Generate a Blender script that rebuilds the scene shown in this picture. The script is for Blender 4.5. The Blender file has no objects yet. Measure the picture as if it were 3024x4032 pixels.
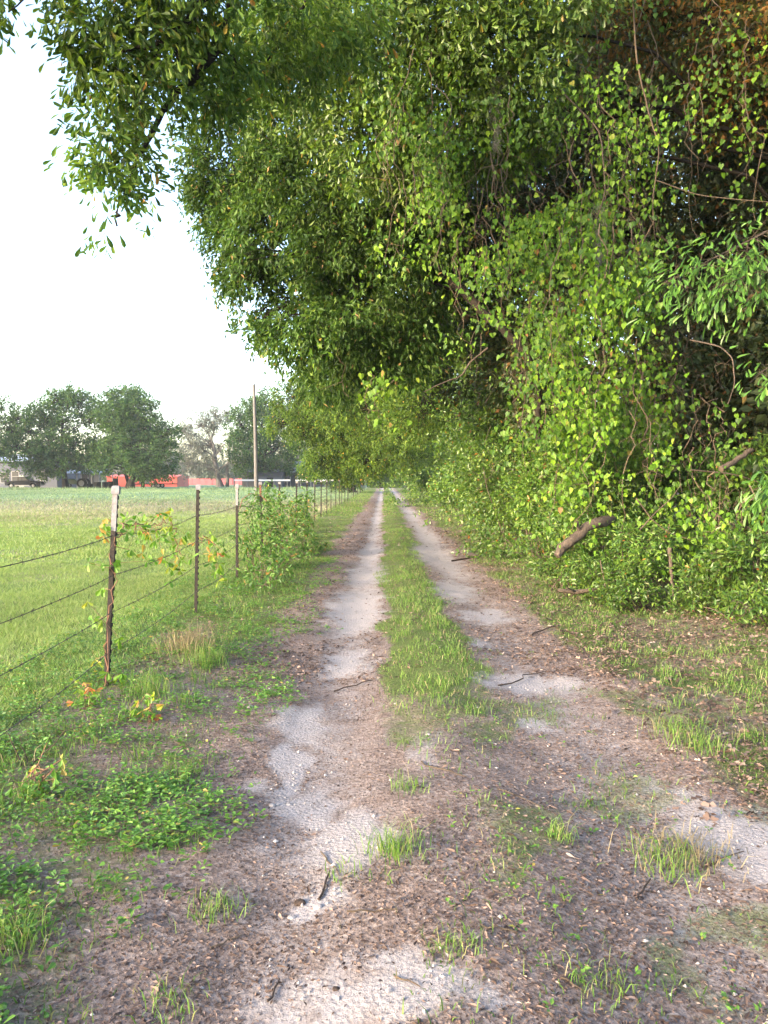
import bpy, math, random
import numpy as np
from mathutils import Vector, Matrix

S = bpy.context.scene
R = math.radians
# ------------------------------------------------------------------ camera
CAM_H, PITCH, F = 1.45, 2.45, 770.0
cam = bpy.data.cameras.new('camera')
camo = bpy.data.objects.new('camera', cam)
S.collection.objects.link(camo)
camo.location = (0, 0, CAM_H)
camo.rotation_euler = (R(90 - PITCH), 0, 0)
cam.sensor_fit = 'HORIZONTAL'
cam.sensor_width = 36
cam.lens = 36 * F / 768
cam.clip_start, cam.clip_end = 0.05, 3000
S.camera = camo
# ------------------------------------------------------------------ light
SUN_EL, SUN_AZ = 15.0, 236.0          # azimuth clockwise from +Y: behind and to the left of the camera
w = bpy.data.worlds.new('World'); S.world = w; w.use_nodes = True
wn = w.node_tree.nodes; wl = w.node_tree.links
bg = wn['Background']
sky = wn.new('ShaderNodeTexSky'); sky.sky_type = 'NISHITA'; sky.sun_disc = False
sky.sun_elevation = R(SUN_EL); sky.sun_rotation = R(SUN_AZ)
sky.air_density = 1.0; sky.dust_density = 2.5; sky.ozone_density = 1.0
wl.new(sky.outputs[0], bg.inputs[0]); bg.inputs[1].default_value = 0.15
sl = bpy.data.lights.new('sun', 'SUN'); so = bpy.data.objects.new('sun', sl); S.collection.objects.link(so)
sl.energy = 1.5; sl.angle = R(14); sl.color = (1.0, 0.84, 0.62)
sd = Vector((math.sin(R(SUN_AZ)) * math.cos(R(SUN_EL)), math.cos(R(SUN_AZ)) * math.cos(R(SUN_EL)), math.sin(R(SUN_EL))))
so.rotation_euler = sd.to_track_quat('Z', 'Y').to_euler(); so.location = (-20, -20, 20)
vs = S.view_settings
vs.view_transform = 'Standard'; vs.look = 'None'; vs.gamma = 1; vs.exposure = 2.85; vs.use_curve_mapping = False
S.cycles.max_bounces = 7; S.cycles.diffuse_bounces = 4; S.cycles.glossy_bounces = 2; S.cycles.transmission_bounces = 5
S.cycles.transparent_max_bounces = 8; S.cycles.caustics_reflective = False; S.cycles.caustics_refractive = False
S.cycles.sample_clamp_indirect = 6.0; S.cycles.use_denoising = True; S.cycles.denoiser = 'OPENIMAGEDENOISE'; S.cycles.denoising_input_passes = 'RGB_ALBEDO_NORMAL'; S.cycles.denoising_prefilter = 'ACCURATE'; S.cycles.volume_bounces = 0

# ------------------------------------------------------------------ helpers
rng = np.random.default_rng(7)
def unit(v):
    v = np.asarray(v, float)
    return v / np.maximum(np.linalg.norm(v, axis=-1, keepdims=True), 1e-9)
_cp, _sp = math.cos(R(PITCH)), math.sin(R(PITCH))
def px(x, y, d):
    """point at forward distance d seen in the direction of photograph position (x, y) in 768 x 1024"""
    a, b = (x - 384) / F, (512 - y) / F
    fy = _cp + b * _sp; fz = -_sp + b * _cp
    return np.array([a * d / fy, d, CAM_H + fz * d / fy])
def gx(x, d): return px(x, 479, d)[0]
def hash3(i, j, k):
    h = (i * 374761393 + j * 668265263 + k * 2147483647 + 1274126177) & 0xffffffff
    h = ((h ^ (h >> 13)) * 1274126177) & 0xffffffff
    h = ((h ^ (h >> 16)) * 2246822519) & 0xffffffff
    return ((h ^ (h >> 15)) & 0xffff) / 65535.0
def noise(p, f=1.0, oct=1):
    p = np.asarray(p, float) * f
    out = 0; amp = 1; tot = 0
    for o in range(oct):
        i = np.floor(p).astype(np.int64); t = p - i; t = t * t * (3 - 2 * t)
        c = 0
        for dx in (0, 1):
            for dy in (0, 1):
                for dz in (0, 1):
                    wgt = (t[..., 0] if dx else 1 - t[..., 0]) * (t[..., 1] if dy else 1 - t[..., 1]) * (t[..., 2] if dz else 1 - t[..., 2])
                    c = c + wgt * hash3(i[..., 0] + dx, i[..., 1] + dy, i[..., 2] + dz)
        out = out + c * amp; tot += amp; amp *= 0.5; p = p * 2.03 + 17.3
    return out / tot
def n2(x, y, f=1.0, oct=1, s=0.0):
    x = np.asarray(x, float); y = np.asarray(y, float)
    x, y = np.broadcast_arrays(x, y)
    return noise(np.stack([x, y, np.full(x.shape, s + .37)], -1), f, oct)
def sstep(a, b, x):
    t = np.clip((x - a) / (b - a), 0, 1); return t * t * (3 - 2 * t)

class Geo:
    """collects vertex / face blocks with one random value and one clump value for every face"""
    def __init__(s): s.V = []; s.F = []; s.a = []; s.b = []; s.n = 0
    def add(s, V, F, a=0.5, b=0.5):
        V = np.asarray(V, float).reshape(-1, 3); F = np.asarray(F, np.int64)
        if not len(V) or not len(F): return
        s.V.append(V); s.F.append(F + s.n); s.n += len(V)
        s.a.append(np.broadcast_to(np.asarray(a, float), (len(F),)).copy()); s.b.append(np.broadcast_to(np.asarray(b, float), (len(F),)).copy())
    def box(s, x0, x1, y0, y1, z0, z1, M=None):
        V = np.array([[x, y, z] for z in (z0, z1) for y in (y0, y1) for x in (x0, x1)], float)
        if M is not None: V = V @ np.array(M.to_3x3()).T + np.array(M.translation)
        s.add(V, [[0, 2, 3, 1], [4, 5, 7, 6], [0, 1, 5, 4], [2, 6, 7, 3], [0, 4, 6, 2], [1, 3, 7, 5]])
    def tube(s, pts, rad, k=6, cap=True, rough=0.0):
        P = np.asarray(pts, float); n = len(P)
        rad = np.broadcast_to(np.asarray(rad, float), (n,))
        T = unit(np.gradient(P, axis=0)); ref = np.array([.31, .17, .93]) if abs(T[0][2]) < .8 else np.array([.95, .2, .1])
        A = unit(np.cross(T, ref)); B = np.cross(T, A)
        an = np.arange(k) * 2 * math.pi / k
        rr = rad[:, None, None] * np.ones((n, k, 1))
        if rough: rr = rr * (1 + rough * (rng.random((n, k, 1)) - .5))
        V = P[:, None] + rr * (np.cos(an)[None, :, None] * A[:, None] + np.sin(an)[None, :, None] * B[:, None])
        i = np.arange(n - 1)[:, None] * k; j = np.arange(k)[None]; j2 = (j + 1) % k
        s.add(V.reshape(-1, 3), np.stack([i + j, i + j2, i + k + j2, i + k + j], -1).reshape(-1, 4))
        if cap and k >= 3:
            for q, rev in ((0, 1), (n - 1, 0)):
                c = V[q]; C = c.mean(0)
                f = [[k, (m + 1) % k, m] if rev else [k, m, (m + 1) % k] for m in range(k)]
                s.add(np.vstack([c, C]), f)
    def sticks(s, A, B, ra, rb):
        A = np.asarray(A, float); B = np.asarray(B, float); n = len(A)
        if not n: return
        T = unit(B - A); U = unit(np.cross(T, np.array([.3, .5, .81]))); W = np.cross(T, U)
        an = np.arange(3) * 2 * math.pi / 3
        ring = np.cos(an)[None, :, None] * U[:, None] + np.sin(an)[None, :, None] * W[:, None]
        ra = np.broadcast_to(np.asarray(ra, float), (n,))[:, None, None]; rb = np.broadcast_to(np.asarray(rb, float), (n,))[:, None, None]
        V = np.concatenate([A[:, None] + ring * ra, B[:, None] + ring * rb], 1)
        f = np.array([[0, 1, 4, 3], [1, 2, 5, 4], [2, 0, 3, 5]])
        s.add(V.reshape(-1, 3), (np.arange(n)[:, None, None] * 6 + f[None]).reshape(-1, 4))
    def leaf(s, P, A, N, L, W, tm, rnd, cl):
        P = np.asarray(P, float); n = len(P)
        if not n: return
        A = unit(A); Sd = unit(np.cross(N, A)); N = np.cross(A, Sd)
        T, Fs = tm
        L = np.broadcast_to(np.asarray(L, float), (n,))[:, None, None]; W = np.broadcast_to(np.asarray(W, float), (n,))[:, None, None]
        V = P[:, None] + L * T[None, :, 0:1] * A[:, None] + W * T[None, :, 1:2] * Sd[:, None] + L * T[None, :, 2:3] * N[:, None]
        k = len(T)
        base = s.n; s.V.append(V.reshape(-1, 3)); s.n += n * k
        Fs = np.asarray(Fs)
        FF = (np.arange(n)[:, None, None] * k + Fs[None]).reshape(-1, Fs.shape[1]) + base
        s.F.append(FF); s.a.append(np.repeat(np.broadcast_to(rnd, (n,)), len(Fs))); s.b.append(np.repeat(np.broadcast_to(cl, (n,)), len(Fs)))
    def build(s, name, mat, parent=None, smooth=False, loc=None):
        me = bpy.data.meshes.new(name)
        if s.n:
            V = np.concatenate(s.V)
            if loc is not None: V = V - np.asarray(loc, float)
            me.vertices.add(len(V)); me.vertices.foreach_set('co', V.astype(np.float32).ravel())
            loops = np.concatenate([f.ravel() for f in s.F]); cnt = np.concatenate([np.full(len(f), f.shape[1]) for f in s.F])
            st = np.concatenate([[0], np.cumsum(cnt)[:-1]])
            me.loops.add(len(loops)); me.loops.foreach_set('vertex_index', loops.astype(np.int32))
            me.polygons.add(len(cnt)); me.polygons.foreach_set('loop_start', st.astype(np.int32)); me.polygons.foreach_set('loop_total', cnt.astype(np.int32))
            me.polygons.foreach_set('use_smooth', np.full(len(cnt), smooth))
            for nm, arr in (('rnd', s.a), ('clump', s.b)):
                at = me.attributes.new(nm, 'FLOAT', 'FACE'); at.data.foreach_set('value', np.concatenate(arr).astype(np.float32))
            me.update(calc_edges=True)
        me.materials.append(mat)
        o = bpy.data.objects.new(name, me); S.collection.objects.link(o)
        if parent is not None: o.parent = parent
        return o
def tag(o, label=None, cat=None, group=None, kind=None):
    if label: o['label'] = label
    if cat: o['category'] = cat
    if group: o['group'] = group
    if kind: o['kind'] = kind
    return o
def thing(name, loc, label, cat, group=None, rz=0):
    o = bpy.data.objects.new(name, None); S.collection.objects.link(o); o.location = loc; o.rotation_euler = (0, 0, rz)
    o.empty_display_size = .2
    return tag(o, label, cat, group)
def copy_thing(src, loc, rz=0, label=None, group=None):
    r = src.copy(); S.collection.objects.link(r); r.location = loc; r.rotation_euler = (0, 0, rz)
    if label: r['label'] = label
    if group: r['group'] = group
    for ch in list(src.children):
        c = ch.copy(); S.collection.objects.link(c); c.parent = r
        for g in ch.children:
            e = g.copy(); S.collection.objects.link(e); e.parent = c
    return r

# ------------------------------------------------------------------ materials
def newmat(name):
    m = bpy.data.materials.new(name); m.use_nodes = True
    nt = m.node_tree; return m, nt, nt.nodes, nt.links, nt.nodes['Principled BSDF']
def attr(N, name):
    a = N.new('ShaderNodeAttribute'); a.attribute_type = 'GEOMETRY'; a.attribute_name = name; return a.outputs['Fac']
def math_(N, L, op, a, b=None, c=None, clamp=False):
    m = N.new('ShaderNodeMath'); m.operation = op; m.use_clamp = clamp
    for i, v in enumerate((a, b, c)):
        if v is None: continue
        if isinstance(v, (int, float)): m.inputs[i].default_value = v
        else: L.new(v, m.inputs[i])
    return m.outputs[0]
def mixc(N, L, f, a, b, mode='MIX'):
    m = N.new('ShaderNodeMix'); m.data_type = 'RGBA'; m.blend_type = mode
    for k, v in (('Factor', f), ('A', a), ('B', b)):
        s = [q for q in m.inputs if q.name == k and q.type == ('VALUE' if k == 'Factor' else 'RGBA')][0]
        if isinstance(v, (int, float)): s.default_value = v
        elif isinstance(v, tuple): s.default_value = v + (1,) if len(v) == 3 else v
        else: L.new(v, s)
    return [q for q in m.outputs if q.type == 'RGBA'][0]
def ramp(N, L, f, stops, interp='LINEAR'):
    r = N.new('ShaderNodeValToRGB'); r.color_ramp.interpolation = interp
    e = r.color_ramp.elements
    while len(e) > 1: e.remove(e[-1])
    for i, (p, c) in enumerate(stops):
        if i == 0: q = e[0]; q.position = p
        else: q = e.new(p)
        q.color = tuple(c) + (1,)
    L.new(f, r.inputs[0]); return r.outputs[0]
def tnoise(N, L, scale, detail=4, rough=.6, vec=None):
    t = N.new('ShaderNodeTexNoise'); t.inputs['Scale'].default_value = scale; t.inputs['Detail'].default_value = detail; t.inputs['Roughness'].default_value = rough
    if vec is not None: L.new(vec, t.inputs['Vector'])
    return t.outputs['Fac']
def wpos(N): return N.new('ShaderNodeNewGeometry').outputs['Position']

def leafmat(name, stops, trans=.35, rough=.45, spec=.35, clump=.55, tcol=(1.0, 1.0, .45)):
    m, nt, N, L, P = newmat(name)
    c = ramp(N, L, attr(N, 'rnd'), stops)
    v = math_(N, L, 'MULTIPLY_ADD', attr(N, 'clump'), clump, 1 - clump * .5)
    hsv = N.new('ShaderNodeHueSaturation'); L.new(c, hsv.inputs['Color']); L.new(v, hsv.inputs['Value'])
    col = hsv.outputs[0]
    L.new(col, P.inputs['Base Color']); P.inputs['Roughness'].default_value = rough
    P.inputs['Specular IOR Level'].default_value = spec
    tr = N.new('ShaderNodeBsdfTranslucent'); L.new(mixc(N, L, 1.0, col, tuple(tcol), 'MULTIPLY'), tr.inputs[0])
    mx = N.new('ShaderNodeMixShader'); mx.inputs[0].default_value = trans
    L.new(P.outputs[0], mx.inputs[1]); L.new(tr.outputs[0], mx.inputs[2])
    L.new(mx.outputs[0], N['Material Output'].inputs[0])
    return m
def plain(name, col, rough=.7, metal=0.0, var=.25, scale=8, bump=.0, spec=.4):
    m, nt, N, L, P = newmat(name)
    tc = N.new('ShaderNodeTexCoord').outputs['Object']
    n = tnoise(N, L, scale, 5, .65, tc)
    lo = tuple(x * (1 - var) for x in col); hi = tuple(min(1, x * (1 + var)) for x in col)
    L.new(ramp(N, L, n, [(.3, lo), (.7, hi)]), P.inputs['Base Color'])
    P.inputs['Roughness'].default_value = rough; P.inputs['Metallic'].default_value = metal; P.inputs['Specular IOR Level'].default_value = spec
    if bump:
        b = N.new('ShaderNodeBump'); b.inputs['Strength'].default_value = bump; b.inputs['Distance'].default_value = .02
        L.new(n, b.inputs['Height']); L.new(b.outputs[0], P.inputs['Normal'])
    return m
def barkmat(name, lo, hi, scale=14):
    m, nt, N, L, P = newmat(name)
    mp = N.new('ShaderNodeMapping'); mp.inputs['Scale'].default_value = (1, 1, .22)
    L.new(N.new('ShaderNodeTexCoord').outputs['Object'], mp.inputs[0])
    n = tnoise(N, L, scale, 8, .7, mp.outputs[0]); n2_ = tnoise(N, L, 1.7, 3, .6, mp.outputs[0])
    c = mixc(N, L, .45, ramp(N, L, n, [(.35, lo), (.65, hi)]), ramp(N, L, n2_, [(.35, lo), (.7, hi)]))
    L.new(c, P.inputs['Base Color']); P.inputs['Roughness'].default_value = .9; P.inputs['Specular IOR Level'].default_value = .2
    b = N.new('ShaderNodeBump'); b.inputs['Strength'].default_value = .8; b.inputs['Distance'].default_value = .03
    L.new(n, b.inputs['Height']); L.new(b.outputs[0], P.inputs['Normal'])
    return m

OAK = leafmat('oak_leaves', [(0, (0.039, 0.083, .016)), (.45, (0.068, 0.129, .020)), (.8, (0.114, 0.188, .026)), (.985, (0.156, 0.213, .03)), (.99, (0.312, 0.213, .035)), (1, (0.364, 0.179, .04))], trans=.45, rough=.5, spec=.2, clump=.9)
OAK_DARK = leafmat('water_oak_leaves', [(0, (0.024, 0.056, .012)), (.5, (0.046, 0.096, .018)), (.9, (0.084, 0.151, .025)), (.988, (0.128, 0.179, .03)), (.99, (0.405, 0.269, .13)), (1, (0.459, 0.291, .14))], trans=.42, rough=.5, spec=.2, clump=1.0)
OAK_FAR = leafmat('field_tree_leaves', [(0, (.032, .070, .024)), (.6, (.052, .106, .030)), (1, (.085, .15, .04))], trans=.36, rough=.7, spec=.1)
GREYMOSS = leafmat('mossy_tree_leaves', [(0, (.085, .092, .085)), (.6, (.12, .125, .115)), (1, (.10, .13, .085))], trans=.25, rough=.7)
BROWNTREE = leafmat('distant_wood_leaves', [(0, (.045, .068, .045)), (.6, (.068, .088, .058)), (1, (.09, .105, .065))], trans=.25, rough=.7)
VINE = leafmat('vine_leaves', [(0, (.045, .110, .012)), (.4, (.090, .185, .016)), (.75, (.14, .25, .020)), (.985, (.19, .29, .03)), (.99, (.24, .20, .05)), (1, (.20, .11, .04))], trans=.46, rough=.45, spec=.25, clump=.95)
VINE_DIM = leafmat('shade_toned_vine_leaves', [(0, (.030, .075, .012)), (.5, (.060, .130, .018)), (.85, (.10, .19, .022)), (.985, (.14, .22, .03)), (.99, (.24, .19, .05)), (1, (.22, .11, .04))], trans=.44, rough=.45, spec=.25, clump=1.0)  # darker copy of the vine leaves, shade put into the colour
SHRUB = leafmat('shrub_leaves', [(0, (0.041, 0.095, .018)), (.5, (0.074, 0.147, .024)), (.85, (0.126, 0.210, .03)), (.99, (0.168, 0.242, .045)), (1, (0.396, 0.105, .03))], trans=.40, rough=.36, spec=.45, clump=.9)
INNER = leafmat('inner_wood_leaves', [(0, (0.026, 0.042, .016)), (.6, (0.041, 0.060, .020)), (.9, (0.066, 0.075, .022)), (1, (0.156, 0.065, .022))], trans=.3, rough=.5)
CREEPER = leafmat('creeper_leaves', [(0, (.06, .16, .02)), (.55, (.12, .24, .025)), (.82, (.22, .30, .03)), (.91, (.34, .24, .05)), (1, (.45, .15, .06))], trans=.45, rough=.45)
GRASS = leafmat('grass_blades', [(0, (.060, .125, .026)), (.5, (.105, .195, .034)), (.82, (.15, .235, .05)), (.9, (.22, .20, .10)), (1, (.26, .21, .13))], trans=.40, rough=.55, clump=.7)
FIELD = leafmat('pasture_blades', [(0, (.115, .185, .055)), (.55, (.18, .265, .075)), (.88, (.24, .30, .11)), (1, (.30, .26, .16))], trans=.38, rough=.6, clump=.6)
SEEDS = leafmat('seed_heads', [(0, (.20, .185, .14)), (.6, (.26, .235, .185)), (1, (.22, .25, .13))], trans=.3, rough=.8)
FARGRASS = leafmat('far_pasture_blades', [(0, (.11, .172, .085)), (.6, (.15, .22, .115)), (1, (.20, .235, .14))], trans=.3, rough=.8)
WEED = leafmat('weed_leaves', [(0, (.055, .135, .024)), (.5, (.095, .205, .034)), (.9, (.15, .275, .045)), (1, (.30, .22, .06))], trans=.38, rough=.45)
DRY = leafmat('dry_grass', [(0, (.10, .085, .05)), (.5, (.17, .135, .085)), (1, (.26, .21, .13))], trans=.3, rough=.7)
LITTER = leafmat('dead_leaves', [(0, (.045, .028, .022)), (.45, (.10, .066, .053)), (.8, (.18, .122, .10)), (.96, (.26, .185, .15)), (1, (.34, .27, .235))], trans=.1, rough=.65, spec=.2, clump=.5, tcol=(1, .8, .6))
BARK = barkmat('oak_bark', (.035, .026, .020), (.11, .085, .068))
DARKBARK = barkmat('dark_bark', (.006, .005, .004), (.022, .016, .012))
DEADWOOD = barkmat('dead_wood', (.040, .030, .024), (.125, .095, .076), 20)
TWIG = barkmat('dry_twig', (.050, .035, .025), (.145, .108, .078), 30)
DARKTWIG = barkmat('dark_twig', (.025, .018, .015), (.08, .055, .045), 30)

# leaf shapes: (u along, v across, w lift)
_o = [(0, 0, 0), (.30, .16, .03), (.62, .34, .06), (.86, .32, .04), (1, .0, -.04)]
OAKT = (np.array(_o + [(u, -v, x) for u, v, x in _o[1:4]]), [[0, 1, 2, 3, 4], [0, 4, 7, 6, 5]])
_h = [(.0, 0, 0), (-.13, .24, .05), (.06, .52, .08), (.42, .50, .06), (.78, .20, .0), (1.05, 0, -.08)]
HEART = (np.array(_h + [(u, -v, x) for u, v, x in _h[1:5]]), [[0, 1, 2, 3, 4, 5], [0, 5, 9, 8, 7, 6]])
QUAD = (np.array([(0, 0, 0), (.45, .5, .06), (1, 0, -.03), (.45, -.5, .06)]), [[0, 1, 2], [0, 2, 3]])
LANCE = (np.array([(0, 0, 0), (.4, .5, .04), (1, 0, -.10), (.4, -.5, .04)]), [[0, 1, 2], [0, 2, 3]])
RAG = (np.array([(0, .1, 0), (.3, .5, .05), (.55, .25, .0), (.8, .55, .03), (1, -.05, 0), (.7, -.5, .05), (.45, -.22, 0), (.2, -.5, .04)]), [[0, 1, 2, 6], [2, 3, 4, 5], [0, 6, 7, 7], [2, 5, 6, 6]])
RAG = (RAG[0], [[0, 1, 2, 6], [2, 3, 4, 5]])

def gz(x, y):
    """ground height: shallow wheel ruts, a low crown between them, soft bumps"""
    x = np.asarray(x, float); y = np.asarray(y, float)
    rut = -.035 * np.exp(-((x + .32) / .26) ** 2) - .03 * np.exp(-((x - 1.12) / .34) ** 2)
    mid = .03 * np.exp(-((x - .36) / .3) ** 2)
    near = np.clip(1.6 - y / 25, 0.15, 1)
    b = (n2(x, y, 1.3, 2, 3.) - .5) * .07 * near + (n2(x, y, 6., 2, 9.) - .5) * .022 * near
    bank = .10 * sstep(2.3, 4.5, x) - .04 * sstep(-2.6, -4.0, x)
    return rut + mid + b + bank

# ------------------------------------------------------------------ ground and lane
K = 768 / 1659.
PATCH = [  # pale sand patches: centre and half-size seen on the photograph (1659 wide), strength
    (790, 2200, 250, 75, 1.), (665, 1985, 85, 28, 1.), (750, 1830, 120, 75, 1.), (660, 1750, 85, 60, .8), (612, 1650, 42, 75, 1.1), (650, 1555, 62, 45, .9), (595, 1710, 32, 50, .9), (700, 1905, 95, 40, .55), (690, 1480, 60, 25, .4),
    (750, 1425, 62, 32, 1.), (770, 1310, 58, 50, 1.1), (790, 1240, 42, 32, .9), (803, 1190, 28, 18, 1.), (730, 1370, 40, 30, .5),
    (1570, 1790, 130, 70, .9), (1740, 1860, 170, 80, 1.1), (1460, 1720, 60, 30, .6), (1150, 1475, 115, 27, 1.), (1180, 1565, 38, 17, .9), (1050, 1330, 60, 16, .9), (1045, 1390, 40, 14, .7),
    (985, 1275, 55, 26, .9), (930, 1195, 42, 26, 1.), (925, 1640, 42, 40, .55), (960, 1895, 40, 25, .5), (370, 1750, 60, 40, .35), (310, 1990, 60, 25, .3), (1000, 2190, 100, 40, .5)]
_pw = []
for cx, cy, rx, ry, st in PATCH:
    d0 = CAM_H * F / max(cy * K - 479, 3); c = (cx * K - 384) / F * d0
    dy = CAM_H * F / max(cy * K - ry * K - 479, 2) - d0; dy2 = d0 - CAM_H * F / (cy * K + ry * K - 479)
    _pw.append((c, d0, rx * K / F * d0, (dy + dy2) / 2, st))
def sandmask(x, y):
    x = np.asarray(x, float); y = np.asarray(y, float)
    m = np.zeros(np.broadcast(x, y).shape)
    wx = x + (n2(x, y, 6, 3, 1.) - .5) * .34; wy = y + (n2(x, y, 4, 3, 5.) - .5) * (.35 + .05 * y)
    for c, d0, rx, ry, st in _pw:
        q = np.sqrt(((wx - c) / rx) ** 2 + ((wy - d0) / ry) ** 2)
        m = np.maximum(m, st * (1 - sstep(.15, 1.75, q)) * .95)
    far = .42 + .58 * sstep(9, 15, y)
    lt = np.exp(-((wx + .27) / .22) ** 2) * (.35 + .75 * n2(x * .6, y, .45, 2, 2.)) ; rt = np.exp(-((wx - 1.08) / .36) ** 2) * (.28 + .7 * n2(x * .6, y, .5, 2, 12.))
    return np.clip(np.maximum(m, far * np.maximum(lt, rt) * 1.15), 0, 1)
def greenmask(x, y):
    """1 where grass grows, 0 where the ground is bare or under dead leaves"""
    x = np.asarray(x, float); y = np.asarray(y, float)
    wx = x + (n2(x, y, 1.6, 3, 21.) - .5) * .55
    nz = n2(x, y, 1.1, 3, 31.)
    mid = sstep(-.10, .06, wx) * (1 - sstep(.60, .86, wx)) * (sstep(3.4, 5.4, y + (n2(x, y, 2.3, 2, 3) - .5) * 2.2) * (.55 + .45 * sstep(.38, .55, nz)) + .14)
    left = 1 - sstep(-1.28, -.82, wx - .22 * sstep(6, 3, y))
    left = left * (.45 + .55 * np.maximum(sstep(5, 9, y), sstep(-1.4, -2.4, wx))) * (.55 + .45 * sstep(.36, .54, nz))
    right = sstep(1.42, 1.9, wx) * (.48 + .52 * sstep(.38, .56, nz)) * (1 - .5 * sstep(3.2, 4.4, x))
    near = .55 * sstep(.44, .60, n2(x, y, 2.1, 2, 77.)) * sstep(.25, .5, x) * (1 - sstep(5.0, 6, y))
    return np.clip(np.maximum.reduce([mid, left, right, near]) , 0, 1)
def ground_material():
    m, nt, N, L, P = newmat('lane_and_pasture_soil')
    pos = wpos(N); sx = N.new('ShaderNodeSeparateXYZ'); L.new(pos, sx.inputs[0])
    fine = tnoise(N, L, 55, 6, .75, pos); mid = tnoise(N, L, 9, 6, .7, pos); big = tnoise(N, L, .8, 4, .6, pos); grain = tnoise(N, L, 220, 3, .7, pos)
    vor = N.new('ShaderNodeTexVoronoi'); vor.inputs['Scale'].default_value = 60; L.new(pos, vor.inputs['Vector'])
    vorb = N.new('ShaderNodeTexVoronoi'); vorb.inputs['Scale'].default_value = 95; vorb.inputs['Randomness'].default_value = 1; L.new(pos, vorb.inputs['Vector'])
    sand = ramp(N, L, fine, [(.25, (.21, .186, .19)), (.5, (.305, .276, .282)), (.75, (.39, .36, .365))])
    sand = mixc(N, L, .55, sand, ramp(N, L, grain, [(.3, (.20, .178, .182)), (.7, (.40, .37, .375))]))
    sepc = N.new('ShaderNodeSeparateColor'); L.new(vor.outputs['Color'], sepc.inputs[0])
    mulch = ramp(N, L, sepc.outputs[0], [(0, (.076, .054, .046)), (.35, (.172, .125, .110)), (.75, (.265, .202, .180)), (1, (.39, .32, .29))])
    mulch = mixc(N, L, .5, mulch, ramp(N, L, fine, [(.3, (.09, .066, .057)), (.7, (.28, .216, .196))]))
    thatch = ramp(N, L, mid, [(.3, (.075, .10, .032)), (.55, (.115, .145, .045)), (.75, (.165, .145, .08))])
    thatch = mixc(N, L, .4, thatch, ramp(N, L, fine, [(.3, (.03, .05, .015)), (.7, (.13, .17, .05))]))
    # pasture farther out: green, a mauve band of seed heads, then bluish green
    py = math_(N, L, 'ADD', sx.outputs[1], math_(N, L, 'MULTIPLY', math_(N, L, 'SUBTRACT', big, .5), 14.0))
    past = ramp(N, L, math_(N, L, 'DIVIDE', py, 130.0), [(0, (.12, .175, .055)), (.13, (.165, .225, .075)), (.19, (.19, .23, .095)), (.26, (.20, .205, .125)), (.34, (.19, .19, .14)), (.42, (.155, .20, .13)), (.55, (.125, .205, .125)), (.9, (.12, .20, .118))])
    past = mixc(N, L, math_(N, L, 'MULTIPLY', ramp(N, L, mid, [(.3, (0, 0, 0)), (.7, (1, 1, 1))]), .35), past, (.07, .115, .03))
    infield = N.new('ShaderNodeMapRange'); infield.inputs[1].default_value = -2.3; infield.inputs[2].default_value = -3.2; L.new(sx.outputs[0], infield.inputs[0])
    far = N.new('ShaderNodeMapRange'); far.inputs[1].default_value = 6; far.inputs[2].default_value = 14; L.new(sx.outputs[1], far.inputs[0])
    green = mixc(N, L, math_(N, L, 'MULTIPLY', infield.outputs[0], far.outputs[0]), thatch, past)
    gm = math_(N, L, 'ADD', attr(N, 'green'), math_(N, L, 'MULTIPLY', math_(N, L, 'SUBTRACT', mid, .5), 1.2))
    gm = math_(N, L, 'SMOOTH_MIN', math_(N, L, 'MULTIPLY_ADD', gm, 2.4, -.75), 1.0, .1, clamp=True)
    sm = math_(N, L, 'ADD', attr(N, 'sand'), math_(N, L, 'MULTIPLY', math_(N, L, 'SUBTRACT', mid, .5), 1.5))
    sm = math_(N, L, 'ADD', sm, math_(N, L, 'MULTIPLY', math_(N, L, 'SUBTRACT', fine, .5), .9))
    sm = math_(N, L, 'MULTIPLY_ADD', sm, 1.9, -.52, clamp=True)
    dust = ramp(N, L, fine, [(.3, (.16, .135, .13)), (.7, (.31, .275, .272))]); sm2 = math_(N, L, 'MULTIPLY_ADD', math_(N, L, 'ADD', attr(N, 'sand'), math_(N, L, 'MULTIPLY', math_(N, L, 'SUBTRACT', mid, .5), 1.0)), 1.5, -.05, clamp=True)
    mulch = mixc(N, L, math_(N, L, 'MULTIPLY', sm2, .78), mulch, dust)
    col = mixc(N, L, gm, mulch, green); col = mixc(N, L, sm, col, sand)
    L.new(col, P.inputs['Base Color']); P.inputs['Roughness'].default_value = .95; P.inputs['Specular IOR Level'].default_value = .1
    h = math_(N, L, 'ADD', math_(N, L, 'MULTIPLY', vor.outputs['Distance'], .8), fine)
    h = math_(N, L, 'ADD', h, math_(N, L, 'MULTIPLY', grain, .4))
    bp = N.new('ShaderNodeBump'); bp.inputs['Strength'].default_value = .75; bp.inputs['Distance'].default_value = .02
    L.new(h, bp.inputs['Height']); L.new(bp.outputs[0], P.inputs['Normal'])
    return m
GROUND = ground_material()
def sheet(name, xs, ys, lift, edge=None):
    X, Y = np.meshgrid(xs, ys); nx, ny = len(xs), len(ys)
    if edge is not None: X = edge(X, Y)
    near = (Y < 110) & (np.abs(X) < 14)
    Z = np.where(near, gz(X, np.minimum(Y, 110)), gz(np.clip(X, -6, 8), 110.)) + lift
    V = np.stack([X, Y, Z], -1).reshape(-1, 3)
    i = np.arange(ny - 1)[:, None] * nx + np.arange(nx - 1)[None]
    Fc = np.stack([i, i + 1, i + nx + 1, i + nx], -1).reshape(-1, 4)
    g = Geo(); g.add(V, Fc); o = g.build(name, GROUND, smooth=True)
    for nm, fn in (('sand', sandmask), ('green', greenmask)):
        a = o.data.attributes.new(nm, 'FLOAT', 'POINT'); a.data.foreach_set('value', fn(V[:, 0], V[:, 1]).astype(np.float32))
    return o
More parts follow.
